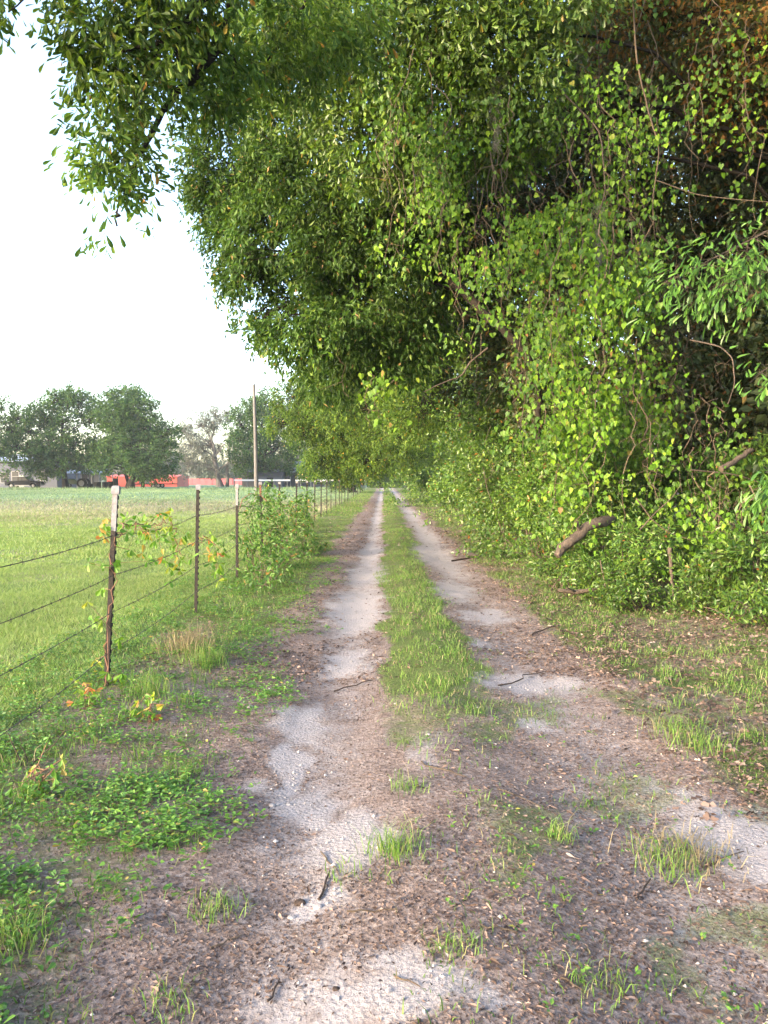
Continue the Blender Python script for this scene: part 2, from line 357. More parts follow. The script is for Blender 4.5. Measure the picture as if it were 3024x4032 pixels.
def grow(a, b, s0, k):
    out = [a]; s = s0
    while out[-1] < b: out.append(out[-1] + s); s *= k
    return out
ys = np.array([-1500, -400, -80, -20, -5, -1] + grow(0., 1800., .035, 1.009)[0:] )
xs = np.array(sorted([-v for v in grow(3.2, 1500., .06, 1.12)] + list(np.arange(-3.15, 4.6, .05)) + grow(4.6, 1500., .07, 1.12)))
tag(sheet('ground', xs, ys, 0.0), kind='structure')
def lane_edge(X, Y):
    t = (X - X.min()) / (X.max() - X.min())
    lo = -.98 + (n2(Y * 0, Y, .9, 3, 4.) - .5) * .3; hi = 1.62 + (n2(Y * 0, Y, .8, 3, 8.) - .5) * .3
    return lo + (hi - lo) * t
lane_y = np.array([-6., -3., -1.] + [v for v in grow(.2, 150., .022, 1.009)])
tag(sheet('lane', np.linspace(-1, 1.7, 130), lane_y, .004, lane_edge), kind='structure')

# ------------------------------------------------------------------ tree building
def lobe(x, y, d, r, sy=1.0, sz=.9):
    return (px(x, y, d), np.array([r, r * sy, r * sz]))
def clumps(lobes, n, gap=.36, freq=.9, inner=.35, seed=0):
    r = np.random.default_rng(seed)
    C = np.array([l[0] for l in lobes]); RR = np.array([l[1] for l in lobes])
    wt = (RR.prod(1)) ** (2 / 3.); wt = wt / wt.sum()
    k = r.choice(len(lobes), n, p=wt)
    dr = unit(r.normal(size=(n, 3)))
    rad = (inner + (1 - inner) * r.random(n) ** .55)
    rad = rad * (.78 + .5 * noise(dr * 1.9 + C[k] * .7))
    p = C[k] + dr * RR[k] * rad[:, None]
    keep = noise(p, freq, 2) > gap
    return p[keep], dr[keep], k[keep], C
def foliage(g, p, out, per, spread, L, W, tm, seed=0, droop=.35, up=.6, light=None, tw=None, axis_rand=.9):
    r = np.random.default_rng(seed); n = len(p)
    t = unit(out * .8 + r.normal(size=(n, 3)) * .55 + np.array([0, 0, -droop]))
    m = r.integers(max(1, int(per * .6)), int(per * 1.4) + 1, n); i = np.repeat(np.arange(n), m); N_ = len(i)
    s = r.random(N_)
    pos = p[i] + t[i] * (spread * s)[:, None] + r.normal(size=(N_, 3)) * spread * .22
    ax = unit(t[i] * .7 + r.normal(size=(N_, 3)) * axis_rand * .75 + np.array([0, 0, -droop * .6]))
    nr = unit(r.normal(size=(N_, 3)) * .75 + np.array([0, 0, up]) + (0 if light is None else np.asarray(light)))
    sc = .65 + .6 * r.random(N_)
    cl = np.clip(noise(p, 1.3, 2)[i] * 1.1 + r.normal(size=N_) * .08, 0, 1)
    g.leaf(pos, ax, nr, L * sc, W * sc, tm, r.random(N_), cl)
    if tw is not None: tw.sticks(p, p + t * spread, .0022 * max(1, spread * 3), .001)
def limb_path(a, b, sag=.0, n=7, wob=.12, r=None):
    a = np.asarray(a, float); b = np.asarray(b, float); t = np.linspace(0, 1, n)[:, None]
    L_ = np.linalg.norm(b - a); mid = a + (b - a) * .5; mid[2] += sag * L_; mid[:2] = a[:2] + (b - a)[:2] * .42
    p = (1 - t) ** 2 * a + 2 * t * (1 - t) * mid + t * t * b
    p[1:-1] += (r or rng).normal(size=(n - 2, 3)) * wob * L_ * .16
    return p
def tree(name, base, top, rad, lobes, label, n, per, spread, L, W, tm, mat, bark=None, seed=0, gap=.36, freq=.9, droop=.35, group=None, light=None, sag=.18, inner=.35, lean=0.0, cat='tree', twigs=True, limb_r=.33, up=.6, nolimb=False, maxlimb=99):
    """trunk > limbs, crown of separate leaves on twigs"""
    bark = bark or BARK; r = np.random.default_rng(seed + 1)
    bx_, by_ = base; bz = float(gz(min(max(bx_, -10), 10), min(by_, 100)))
    root = thing(name, (bx_, by_, bz), label, cat, group)
    o = np.array([bx_, by_, bz]); B = np.array([bx_, by_, bz - .15])
    top = np.asarray(top, float)
    tp = B + (top - B) * np.linspace(0, 1, 10)[:, None]; tp[1:-1, :2] += r.normal(size=(8, 2)) * rad * .35
    tr = rad * (np.linspace(1, .28, 10)); tr[0] *= 1.5; tr[1] *= 1.12
    g = Geo(); g.tube(tp, tr, 10, rough=.12); trunk = g.build('trunk', bark, root, smooth=True, loc=o)
    p, dr, k, C = clumps(lobes, n, gap, freq, inner, seed)
    tw = Geo()
    for q, (c, rr) in enumerate(lobes):
        if nolimb or q >= maxlimb: break
        zz = np.clip((c[2] - sag * 2.2 * rr.mean()) * .75, B[2] + .25 * (top[2] - B[2]), top[2] * .96); f = (zz - B[2]) / (top[2] - B[2]); a = B + (top - B) * f
        ra = min(rad * limb_r * (1.15 - .6 * f), .15 * rr.mean() + .02); pth = limb_path(a, c, sag, 8, .16)
        lg = Geo(); lg.tube(pth, np.linspace(ra, ra * .3, 8), 6, rough=.12); lg.build('limb', bark, root, smooth=True, loc=o)
        idx = np.where(k == q)[0]
        if twigs and len(idx):
            step = max(1, len(idx) // 46)
            for e in idx[::step]:
                tt = limb_path(c + (pth[-2] - c) * r.random(), p[e], .1, 5, .3); tw.tube(tt, np.linspace(ra * .28 + .003, .003, 5), 4, cap=False)
    cg = Geo(); foliage(cg, p, dr, per, spread, L, W, tm, seed + 5, droop, up, light, tw if twigs else None)
    if twigs: tw.build('twigs', bark, root, loc=o)
    cg.build('crown', mat, root, loc=o)
    return root

# ------------------------------------------------------------------ the wood along the right side of the lane
# near oak: trunk outside the frame, its boughs reach over the lane into the top of the picture
LB = [lobe(118, 40, 6.3, .42), lobe(95, 62, 6.3, .22), lobe(160, 20, 6.6, .5), lobe(108, 105, 6.2, .30), lobe(150, 95, 6.5, .38), lobe(100, 150, 6.2, .24),
      lobe(125, 160, 6.3, .27), lobe(112, 200, 6.2, .26), lobe(122, 225, 6.25, .20), lobe(118, 226, 6.25, .13), lobe(135, 205, 6.3, .2), lobe(190, 60, 6.8, .50), lobe(200, 110, 6.9, .30), lobe(235, 25, 7.2, .55), lobe(290, 30, 7.8, .6),
      lobe(250, 80, 7.6, .45), lobe(340, 15, 8.2, .6), lobe(-12, -12, 6., .22), lobe(4, 16, 6.0, .10), lobe(80, 15, 6.3, .3), lobe(200, -30, 6.6, .6), lobe(100, 0, 6.4, .35)]
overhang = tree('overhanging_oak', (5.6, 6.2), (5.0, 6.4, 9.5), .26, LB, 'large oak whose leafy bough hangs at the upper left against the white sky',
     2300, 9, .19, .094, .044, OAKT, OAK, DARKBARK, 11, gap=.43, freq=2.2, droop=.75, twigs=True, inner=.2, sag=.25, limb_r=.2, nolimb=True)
g = Geo(); o0 = np.array(overhang.location)
def bough(pts, r0, r1, k=7):
    P = np.array([px(*q) for q in pts]); t = np.linspace(0, len(P) - 1, len(P) * 4); i = np.minimum(t.astype(int), len(P) - 2); f = (t - i)[:, None]
    Q = P[i] * (1 - f) + P[i + 1] * f; Q[1:-1] = (Q[:-2] + Q[1:-1] * 2 + Q[2:]) / 4; Q += rng.normal(size=Q.shape) * r0 * .18
    g_ = Geo(); g_.tube(Q, np.linspace(r0, r1, len(Q)), k, rough=.1); return g_
for pts, a, b in ([((700, -330, 6.6), (420, -180, 6.7), (300, -80, 6.7), (205, 0, 6.6), (181, 28, 6.5), (158, 47, 6.4), (120, 52, 6.3)), .07, .01],
                  [((690, -320, 6.7), (400, -190, 7.0), (250, -60, 7.0), (234, 0, 6.9), (217, 50, 6.8), (196, 77, 6.7), (176, 92, 6.6), (161, 120, 6.5), (135, 160, 6.4), (122, 205, 6.3), (116, 225, 6.25)), .065, .008],
                  [((181, 28, 6.5), (176, 40, 6.5), (178, 58, 6.5), (182, 80, 6.5)), .014, .005], [((158, 47, 6.4), (152, 66, 6.4), (146, 72, 6.4)), .012, .004], [((217, 50, 6.8), (237, 60, 6.8), (232, 80, 6.8)), .014, .005],
                  [((300, -80, 6.7), (130, -50, 6.2), (40, -20, 6.0), (10, 12, 6.0)), .03, .004], [((400, -190, 7.0), (330, -40, 7.9), (290, 30, 7.9), (262, 70, 7.7)), .04, .008]):
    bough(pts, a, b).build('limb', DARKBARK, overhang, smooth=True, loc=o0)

# water oak just beyond it with the dark hanging mass in the middle of the picture
L2 = [lobe(235, 175, 14, .95), lobe(215, 190, 14, .5), lobe(262, 235, 14, 1.0), lobe(250, 280, 13.8, .55), lobe(262, 318, 13.8, .45), lobe(300, 190, 13.5, 1.1), lobe(310, 260, 13.2, 1.25), lobe(300, 320, 13.2, .8),
      lobe(350, 320, 13, 1.0), lobe(335, 375, 13.4, .5), lobe(390, 270, 13, 1.2), lobe(400, 340, 13.2, .8), lobe(360, 210, 13, 1.0), lobe(230, 120, 14, .7), lobe(280, 120, 13.4, .8), lobe(420, 200, 12.6, .9)]
tree('water_oak', (5.7, 13.4), (5.2, 13.4, 11), .14, L2, 'dark water oak drooping over the middle of the lane, beyond the nearest bough',
     6200, 15, .28, .112, .044, LANCE, OAK_DARK, DARKBARK, 23, gap=.33, freq=1.1, droop=.8, inner=.25, sag=.28, limb_r=.35, maxlimb=9)
# pale green oak filling the top of the picture
L3 = [lobe(320, 70, 11, .9), lobe(390, 60, 10.5, 1.0), lobe(460, 30, 10, 1.0), lobe(370, 130, 11, .8), lobe(440, 110, 10.5, .9), lobe(520, 60, 10, .9), lobe(410, 160, 11, .6), lobe(290, 20, 11, .9), lobe(500, 130, 10.5, .7), lobe(345, -30, 10, 1.), lobe(450, -50, 9.5, 1.), lobe(560, -30, 9.5, 1.)]
tree('oak_tree', (6.6, 10.6), (6.2, 10.6, 11), .16, L3, 'light green oak with dark twigs, leaning in at the top of the picture',
     5200, 12, 0.26, .092, .050, OAKT, leafmat('light_oak_leaves', [(0, (.050, .100, .018)), (.5, (.085, .150, .022)), (.9, (.135, .21, .03)), (.985, (.16, .21, .03)), (1, (.32, .2, .04))], trans=.42, rough=.4, spec=.5), DARKBARK, 31, gap=.36, freq=1.3, droop=.6, inner=.25, limb_r=.25, maxlimb=4)
# receding trees: each overhangs the lane, crown lobes given in metres
def lane_tree(x, y, h, over, lab, seed, n, L, W, mat, zmin=1.6, name='lane_tree', rx=1.0):
    r = np.random.default_rng(seed); lb = []
    for i in range(16):
        z = zmin + .6 + (h - zmin - 1.2) * r.random() ** .9
        reach = over + (x - over) * (.55 * max(0, (3.6 - z) / 3.0) if z < 3.6 else 0) + max(0, (z - h * .75)) * .6
        q = r.random() ** 1.1
        cx = reach + .8 + (x - reach) * .9 * q
        lb.append((np.array([cx, y + r.normal() * 1.5, z]), np.array([1.15, 1.35, .95]) * (.8 + .4 * r.random()) * rx))
    return tree(name, (x, y), (x - .8, y, h * .92), .2 + .01 * h, lb, lab, n, 13, .34, L, W, QUAD, mat, DARKBARK, seed, gap=.34, freq=.8, droop=.5, inner=.3, limb_r=.3, group='trees along the right of the lane')
lane_tree(4.9, 20, 8.5, -1.9, 'tree with small glossy leaves that hangs low over the lane behind the dark water oak', 41, 4600, .10, .042, OAK, 2.9)
lane_tree(4.8, 28, 8.5, -2.4, 'mid-green tree arching across the lane, third of the row behind the dark water oak', 42, 4400, .12, .055, OAK, 2.6)
lane_tree(4.9, 38, 9.5, -3.4, 'bushy tree arching across the lane above the bare far fence posts', 43, 4400, .14, .07, OAK, 2.4, rx=1.15)
LH = [lobe(292, 398, 47, 1.3), lobe(284, 425, 47, 1.1), lobe(300, 437, 46, 1.0), lobe(312, 415, 46, 1.5), lobe(322, 462, 46, 1.1), lobe(338, 440, 46, 1.6), lobe(350, 468, 46, 1.1), lobe(335, 405, 45, 1.6), lobe(360, 430, 45, 1.6), lobe(308, 382, 46, 1.1), lobe(372, 460, 45, 1.2), lobe(385, 420, 44, 1.7), lobe(400, 450, 44, 1.5), lobe(355, 395, 44, 1.6)]
tree('lane_tree', (4.9, 46), (3.2, 46, 9.5), .3, LH, 'spreading tree whose low boughs cross the lane and the fence in the distance', 5200, 13, .36, .15, .075, QUAD, OAK, DARKBARK, 47, gap=.33, freq=.8, droop=.6, inner=.3, limb_r=.3, group='trees along the right of the lane')
lane_tree(4.8, 52, 11, -3.8, 'far bushy tree arching across the lane, next to last on the right', 44, 4400, .18, .09, OAK, 2.2, rx=1.35)
lane_tree(4.6, 70, 11, -3.5, 'farthest tree on the right where the lane bends out of sight', 45, 4000, .22, .11, OAK_DARK, 1.8, rx=1.5)
rr_ = np.random.default_rng(5); lb = []
for i in range(18):
    z = 1.9 + 9.0 * rr_.random(); a = rr_.random() * 6.28; q = 4.6 * rr_.random() ** .5 * (1 - .35 * (z - 3) / 8)
    lb.append((np.array([-5.6 + q * math.cos(a), 82 + q * math.sin(a), z]), np.array([2.0, 2.0, 1.5]) * (.7 + .5 * rr_.random())))
tree('fence_end_oak', (-3.3, 82), (-4.5, 82, 10), .32, lb, 'wide oak left of the lane at the far end of the wire fence', 5200, 13, .5, .24, .12, QUAD, OAK_DARK, DARKBARK, 46, gap=.36, freq=.5, droop=.45, twigs=False)
# the dark closed end of the lane
for i, (x, y, h, rd, sd_) in enumerate([(3.4, 96, 9, 3.2, 51), (6.5, 108, 11, 4, 52), (-.5, 128, 9, 3.8, 53), (2.8, 140, 10, 4.2, 54), (-7, 136, 9, 3.8, 55)]):
    rr_ = np.random.default_rng(sd_); lb = []
    for k in range(12):
        a = rr_.random() * 6.28; q = rd * .75 * rr_.random() ** .5
        lb.append((np.array([x + q * math.cos(a), y + q * math.sin(a), .9 + (h - 2) * rr_.random()]), np.array([1, 1, .8]) * rd * (.4 + .2 * rr_.random())))
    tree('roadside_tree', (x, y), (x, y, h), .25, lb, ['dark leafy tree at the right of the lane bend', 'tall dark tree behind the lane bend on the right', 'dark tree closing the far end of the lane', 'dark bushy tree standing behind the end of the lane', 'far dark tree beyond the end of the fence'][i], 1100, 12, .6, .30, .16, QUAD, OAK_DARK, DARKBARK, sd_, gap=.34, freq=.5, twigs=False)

# trunks inside the wood, with dark crowns behind the vines
WOODT = [  # x, y, trunk radius, height, label
    (6.75, 14.2, .11, 15, 'dark slender trunk at the right edge of the picture with a limb reaching left'),
    (6.3, 12.6, .10, 14, 'dark tree trunk behind the hanging vines, left of the slender one at the edge'),
    (8.6, 11.5, .14, 14, 'shaded tree deep in the wood at the right edge'),
    (7.6, 17.5, .15, 16, 'shaded tree in the wood behind the vine curtain'),
    (10.5, 16.5, .16, 16, 'tall shaded tree deeper in the wood'),
    (8.3, 23, .18, 18, 'shaded tree in the second row of the wood, behind the hedge'),
    (12.5, 22, .2, 19, 'tall tree at the back of the wood'),
    (6.9, 9.0, .15, 12, 'shaded tree just outside the right edge, above the dark hollow'),
    (9.0, 32, .2, 19, 'shaded tree behind the hedge midway along the lane'),
    (15, 30, .25, 22, 'tall tree in the far back of the wood')]
for i, (x, y, tr, h, lab) in enumerate(WOODT):
    rr_ = np.random.default_rng(60 + i); lb = []
    for k in range(30):
        z = .6 + (h + .5) * rr_.random(); a = rr_.random() * 6.28; q = 2.6 * rr_.random() ** .5
        c = np.array([x + 1.0 + q * math.cos(a), y + 1.2 + q * math.sin(a), z])
        lb.append((c, np.array([1.25, 1.25, 1.0]) * (.7 + .6 * rr_.random())))
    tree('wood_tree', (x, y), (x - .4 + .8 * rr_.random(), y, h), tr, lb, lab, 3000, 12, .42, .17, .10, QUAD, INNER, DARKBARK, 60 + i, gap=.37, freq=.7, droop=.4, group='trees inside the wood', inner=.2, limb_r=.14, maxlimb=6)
wt = bpy.data.objects['wood_tree']; o0 = np.array(wt.location)
for pts, a, b in ([((750, 120, 14.2), (715, 116, 13.9), (680, 110, 13.6), (640, 112, 13.2), (605, 118, 12.8)), .10, .03], [((748, 60, 14.2), (720, 40, 14), (700, 10, 13.8), (670, -20, 13.6)), .07, .03]):
    bough(pts, a, b).build('limb', DARKBARK, wt, smooth=True, loc=o0)

LS = [lobe(700, 40, 12.5, 1.2), lobe(620, 30, 12.8, 1.2), lobe(760, 120, 12.2, 1.1), lobe(680, 170, 12.6, 1.1), lobe(600, 150, 13, 1.1), lobe(740, 240, 12.2, 1.1), lobe(650, 280, 12.5, 1.1), lobe(560, 260, 13, 1.1), lobe(720, 340, 12, 1.0), lobe(780, 320, 11.5, .9), lobe(650, 390, 12, .9), lobe(760, 420, 11.5, .9), lobe(580, 360, 12.6, 1.0), lobe(700, 460, 11.5, .8), lobe(560, 50, 13, 1.1), lobe(560, 160, 13.5, 1.2), lobe(500, 220, 14, 1.2), lobe(520, 300, 14, 1.2), lobe(470, 280, 14.5, 1.1), lobe(540, 380, 13.4, 1.0), lobe(600, 440, 12.4, .9), lobe(500, 370, 15, 1.2), lobe(600, 230, 13.2, 1.0), lobe(490, 200, 13, .9), lobe(520, 180, 12.6, .9), lobe(480, 235, 13.4, .9), lobe(540, 205, 12.8, .9)]
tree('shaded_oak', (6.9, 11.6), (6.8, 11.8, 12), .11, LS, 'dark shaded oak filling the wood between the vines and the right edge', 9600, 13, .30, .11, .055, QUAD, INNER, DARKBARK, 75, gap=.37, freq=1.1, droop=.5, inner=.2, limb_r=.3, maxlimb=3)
GLOW_RUSSET = leafmat('glow_painted_russet_leaves', [(0, (.035, .050, .015)), (.4, (.06, .065, .018)), (.65, (.11, .065, .02)), (.9, (.17, .085, .025)), (1, (.28, .13, .03))], trans=.45, rough=.6, spec=.1)  # reddish brown foliage with the golden low-sun glow painted into its leaf colour
LR = [lobe(700, 20, 10.6, .8), lobe(750, 45, 10.2, .7), lobe(640, 5, 10.8, .7), lobe(610, 70, 14, .9), lobe(735, 100, 10.4, .5), lobe(680, 90, 14, .8), lobe(740, -30, 10.4, .8)]
tree('glow_painted_oak', (6.6, 11.0), (6.3, 11.0, 10.5), .10, LR, 'reddish brown oak foliage in the top right corner, golden sun glow painted into its colour', 1900, 12, .28, .095, .045, QUAD, GLOW_RUSSET, DARKBARK, 76, gap=.42, freq=1.3, droop=.5, inner=.2, limb_r=.3, maxlimb=4)
# thick crooked dead limb that hangs out of the hedge
dl = bough([(440, 268, 12.6), (472, 302, 12.2), (503, 330, 11.8), (522, 348, 11.6), (536, 374, 11.5), (540, 396, 11.5), (537, 420, 11.5), (541, 450, 11.5)], .075, .035, 9).build('dead_limb', DARKBARK, smooth=True)
tag(dl, 'thick crooked dark limb hanging out of the middle of the hedge', 'branch')
for i, (pts, a, lab, mt) in enumerate([
    ([(488, 348, 11.4), (470, 362, 11.3), (462, 376, 11.2), (440, 384, 11.1), (424, 392, 11.0)], .016, 'thin bare branch reaching left from under the crooked limb', DEADWOOD),
    ([(690, 340, 9.2), (720, 346, 9.1), (733, 358, 9.0), (735, 384, 8.9), (728, 404, 8.9)], .011, 'bent grey branch hooked downward inside the dark hollow', DEADWOOD),
    ([(560, 90, 9.6), (600, 130, 9.5), (606, 190, 9.4), (590, 240, 9.4)], .014, 'pale vine stem hanging in the upper wood', DEADWOOD),
    ([(632, -20, 9.2), (636, 60, 9.2), (648, 110, 9.2), (660, 150, 9.2), (652, 200, 9.2), (655, 240, 9.3)], .013, 'long tan stem hanging in front of the dark trunks, crooked halfway', TWIG),
    ([(655, 180, 9.2), (700, 196, 9.2), (768, 202, 9.0)], .008, 'thin straight twig running to the right edge above the leaf spray', TWIG),
    ([(645, 360, 9.2), (640, 390, 9.1), (634, 420, 9.1)], .010, 'short upright tan stick at the right of the bright vine column', DEADWOOD),
    ([(720, 470, 9.0), (737, 460, 9.1), (752, 450, 9.2)], .035, 'split reddish log end lying up in the dark hollow', DEADWOOD),
    ([(640, 530, 8.4), (656, 512, 8.5), (672, 498, 8.6), (680, 486, 8.7)], .009, 'bare forked twig in front of the dark hollow', TWIG),
    ([(636, 498, 8.4), (652, 520, 8.4), (668, 532, 8.4), (690, 540, 8.4)], .009, 'pale twig crossing the forked one in front of the hollow', TWIG),
    ([(670, 548, 8.3), (671, 570, 8.3), (673, 590, 8.2), (674, 604, 8.1)], .027, 'short upright broken snag standing in the undergrowth', DEADWOOD),
    ([(760, 650, 7.0), (742, 628, 7.2), (716, 610, 7.5), (700, 606, 7.7)], .010, 'arched dry stem at the foot of the undergrowth by the right edge', TWIG),
    ([(690, 470, 8.8), (735, 474, 8.9), (768, 486, 8.9)], .010, 'grey twig lying across the back of the dark hollow', TWIG),
    ([(600, 560, 8.6), (606, 590, 8.5), (622, 618, 8.3)], .007, 'thin leaning stem below the fallen log', TWIG)]):
    P = np.array(pts, float)
    o = bough(pts, a, a * (.85 if a > .03 else .4), 7 if a > .03 else 5).build('dead_branch', mt, smooth=True)
    tag(o, lab, 'branch')

# fallen log sticking out of the undergrowth: bark, pale end
P = np.array([px(557, 556, 8.75), px(562, 549, 8.8), px(568, 543, 8.8), px(575, 538, 8.85), px(581, 534, 8.9), px(586, 527, 8.9), px(594, 524, 8.95), px(602, 522, 9.0), px(612, 519, 9.2)]); P[1:-1] += np.random.default_rng(4).normal(size=(7, 3)) * .008
root = thing('fallen_log', P[0], 'reddish fallen log jutting out of the undergrowth toward the lane', 'log')
g = Geo(); g.tube(P, [.035, .052, .058, .052, .060, .056, .050, .058, .05], 11, rough=.5); g.build('log_bark', DEADWOOD, root, smooth=True, loc=P[0])
g = Geo(); g.tube([P[4], P[4] + np.array([-.05, -.05, .07]), P[4] + np.array([-.06, -.06, .14])], [.03, .02, .012], 6, rough=.2); g.build('branch_stub', DEADWOOD, root, smooth=True, loc=P[0])
P = [px(558, 590, 8.8), px(576, 592, 8.7), px(592, 590, 8.7), (px(604, 585, 8.7))]
g = Geo(); g.tube(P, [.02, .03, .024, .015], 7, rough=.3); g.tube([P[1], P[1] + np.array([-.12, -.1, .06])], [.018, .006], 5)
tag(g.build('fallen_branch', BARK, smooth=True), 'dark broken branch lying on the ground below the fallen log', 'branch')

# ------------------------------------------------------------------ shrubs of the undergrowth, front row along the lane
SH = [  # picture x, y of the centre, distance, radius, leaf length, label
    (600, 580, 8.9, .42, .045, 'low glossy shrub at the foot of the fallen log'),
    (640, 590, 8.4, .40, .042, 'bright green shrub right of the fallen log, touching the verge'),
    (640, 545, 8.9, .42, .045, 'bright green shrub under the forked twig, right of the fallen log'),
    (705, 590, 8.0, .40, .040, 'low shrub beside the upright snag, to its right'),
    (745, 575, 7.7, .50, .055, 'large-leaved shrub at the right edge of the wood'),
    (764, 610, 7.2, .35, .045, 'small shrub at the right edge on the verge'),
    (588, 500, 9.9, .60, .050, 'tall shrub just above the fallen log'),
    (560, 550, 9.9, .45, .045, 'dark shrub left of the fallen log'),
    (545, 500, 11.2, .75, .050, 'rounded shrub left of the bright vine column'),
    (515, 505, 13, .70, .055, 'grey-green shrub bulging toward the lane, second past the log'),
    (522, 455, 14, 1.0, .060, 'tall shrub under the crooked limb'),
    (490, 500, 16, .75, .060, 'bluish shrub at the verge beyond the bulging one'),
    (480, 450, 18, 1.3, .065, 'tall leafy bush below the drooping water oak'),
    (466, 490, 20, .85, .07, 'low bush at the verge in the middle distance'),
    (455, 440, 23, 1.5, .08, 'tall bush behind the middle-distance verge'),
    (450, 485, 26, .95, .08, 'rounded bush by the right wheel track in the middle distance'),
    (436, 450, 30, 1.8, .09, 'tall hedge bush half way to the lane bend'),
    (437, 484, 34, 1.0, .10, 'low hedge bush half way to the lane bend'),
    (424, 460, 40, 1.9, .11, 'dark hedge bush before the lane bend'),
    (420, 482, 47, 1.4, .12, 'low bush before the lane bend'),
    (412, 466, 55, 2.2, .14, 'tall bush near the lane bend'),
    (408, 478, 66, 2.0, .16, 'bush at the lane bend on the right'),
    (690, 535, 10.4, .8, .06, 'dark shrub at the back of the low hollow behind the snag'),
    (745, 500, 10.2, .9, .065, 'dark shrub behind the log end in the hollow'),
    (600, 450, 10.4, .8, .055, 'shrub hidden behind the bright vine column'),
    (560, 440, 12, 1.0, .06, 'tall shrub between the vine column and the crooked limb'),
    (482, 415, 14.5, 1.05, .06, 'tall pale green sapling under the thin bare branch'),
    (455, 400, 18, 1.3, .075, 'tall green bush below the right side of the water oak'),
    (500, 350, 13.6, .9, .06, 'leafy sapling crown behind the top of the crooked limb'),
    (435, 425, 24, 1.5, .085, 'tall green bush between the middle bushes and the drooping trees')]
for i, (x, y, d, r, ll, lab) in enumerate(SH):
    c = px(x, y, d); c[0] += (r * .8 if d > 10.5 else 0); ll = ll * 1.3; rr_ = np.random.default_rng(100 + i); base = np.array([c[0] + .1, d, float(gz(c[0], d))])
    root = thing('shrub', base, lab, 'shrub', 'shrubs of the undergrowth')
    lb = [(c + unit(rr_.normal(size=3)) * r * .62 * np.array([1, 1, .8]), np.array([r, r, r * .75]) * (.30 + .28 * rr_.random())) for k in range(11)]
    if c[2] - r > base[2] + .3:
        for k in range(4): lb.append((np.array([c[0] + rr_.normal() * r * .4 + .2, d + .3 + rr_.normal() * r * .4, base[2] + (c[2] - base[2]) * rr_.random()]), np.array([r, r, r * .8]) * .75))
    n = int(min(1500, 330 * (r / .4) ** 2 * (.045 / ll) ** 1.2)) if d < 20 else 650
    p, dr, k, C = clumps(lb, n, .33, 1.6 / max(r, .5), .3, 100 + i)
    ok = p[:, 2] > gz(p[:, 0], p[:, 1]) + .02; p, dr = p[ok], dr[ok]
    tw = Geo(); cg = Geo(); foliage(cg, p, dr, 11, ll * 2.4, ll, ll * .55, QUAD if d > 12 else OAKT, 100 + i, .15, 1.0, (-.3, -.3, 0), tw)
    for k in range(9):
        e = p[rr_.integers(len(p))]; tw.tube(limb_path(base + np.array([rr_.normal() * .1, rr_.normal() * .1, -.03]), e, .15, 6, .3), np.linspace(.012, .003, 6), 4, cap=False)
    tw.build('stems', BARK, root, loc=base); cg.build('foliage', SHRUB, root, loc=base)

# ------------------------------------------------------------------ hanging vines: bright heart-shaped leaves
def vine(top, length, n, Lf, lab, grp, seed, spread=.13, dirn=(0, 0, -1), mat=VINE):
    r = np.random.default_rng(seed); top = np.asarray(top, float); m = 12
    t = np.linspace(0, 1, m); d_ = unit(np.array(dirn, float))
    P = top + d_ * (length * t)[:, None]; P[:, :2] += np.cumsum(r.normal(size=(m, 2)) * .05, 0); P[:, 2] += np.cumsum(r.normal(size=m) * .03)
    root = thing('vine', top, lab, 'vine', grp)
    g = Geo(); g.tube(P, np.linspace(.007, .003, m), 5)
    for k in range(int(length * 3)):
        i = r.integers(1, m); e = P[i] + r.normal(size=3) * np.array([.18, .18, .1]) + np.array([-.06, -.06, -.08]); g.tube(limb_path(P[i], e, .1, 4, .3), [.003, .0025, .002, .0015], 3, cap=False)
    g.build('stem', TWIG, root, loc=top)
    # leaves in loose bunches along the stem, blades hanging and facing the open field
    nb = max(2, int(length * 5)); bt = r.random(nb); u = np.clip(bt[r.integers(0, nb, n)] + r.normal(size=n) * .05, 0, 1)
    i = np.minimum((u * (m - 1)).astype(int), m - 2); f = (u * (m - 1) - i)[:, None]
    pos = P[i] * (1 - f) + P[i + 1] * f + r.normal(size=(n, 3)) * spread * 1.5 * np.array([1.1, 1., .6])
    ax = unit(np.array([0, 0, -1.]) + r.normal(size=(n, 3)) * .45); nr = unit(np.array([-.75, -.55, .25]) + r.normal(size=(n, 3)) * .55)
    sc = .42 + .85 * r.random(n)
    kp = noise(pos, 1.35, 2) > .43; pos, ax, nr, sc = pos[kp], ax[kp], nr[kp], sc[kp]; n = len(pos)
    lg = Geo(); lg.leaf(pos, ax, nr, Lf * sc, Lf * .85 * sc, HEART, r.random(n), np.clip(.15 + .8 * noise(pos, 1.1, 2) + r.normal(size=n) * .1, 0, 1)); lg.build('leaves', mat, root, loc=top)
    return root
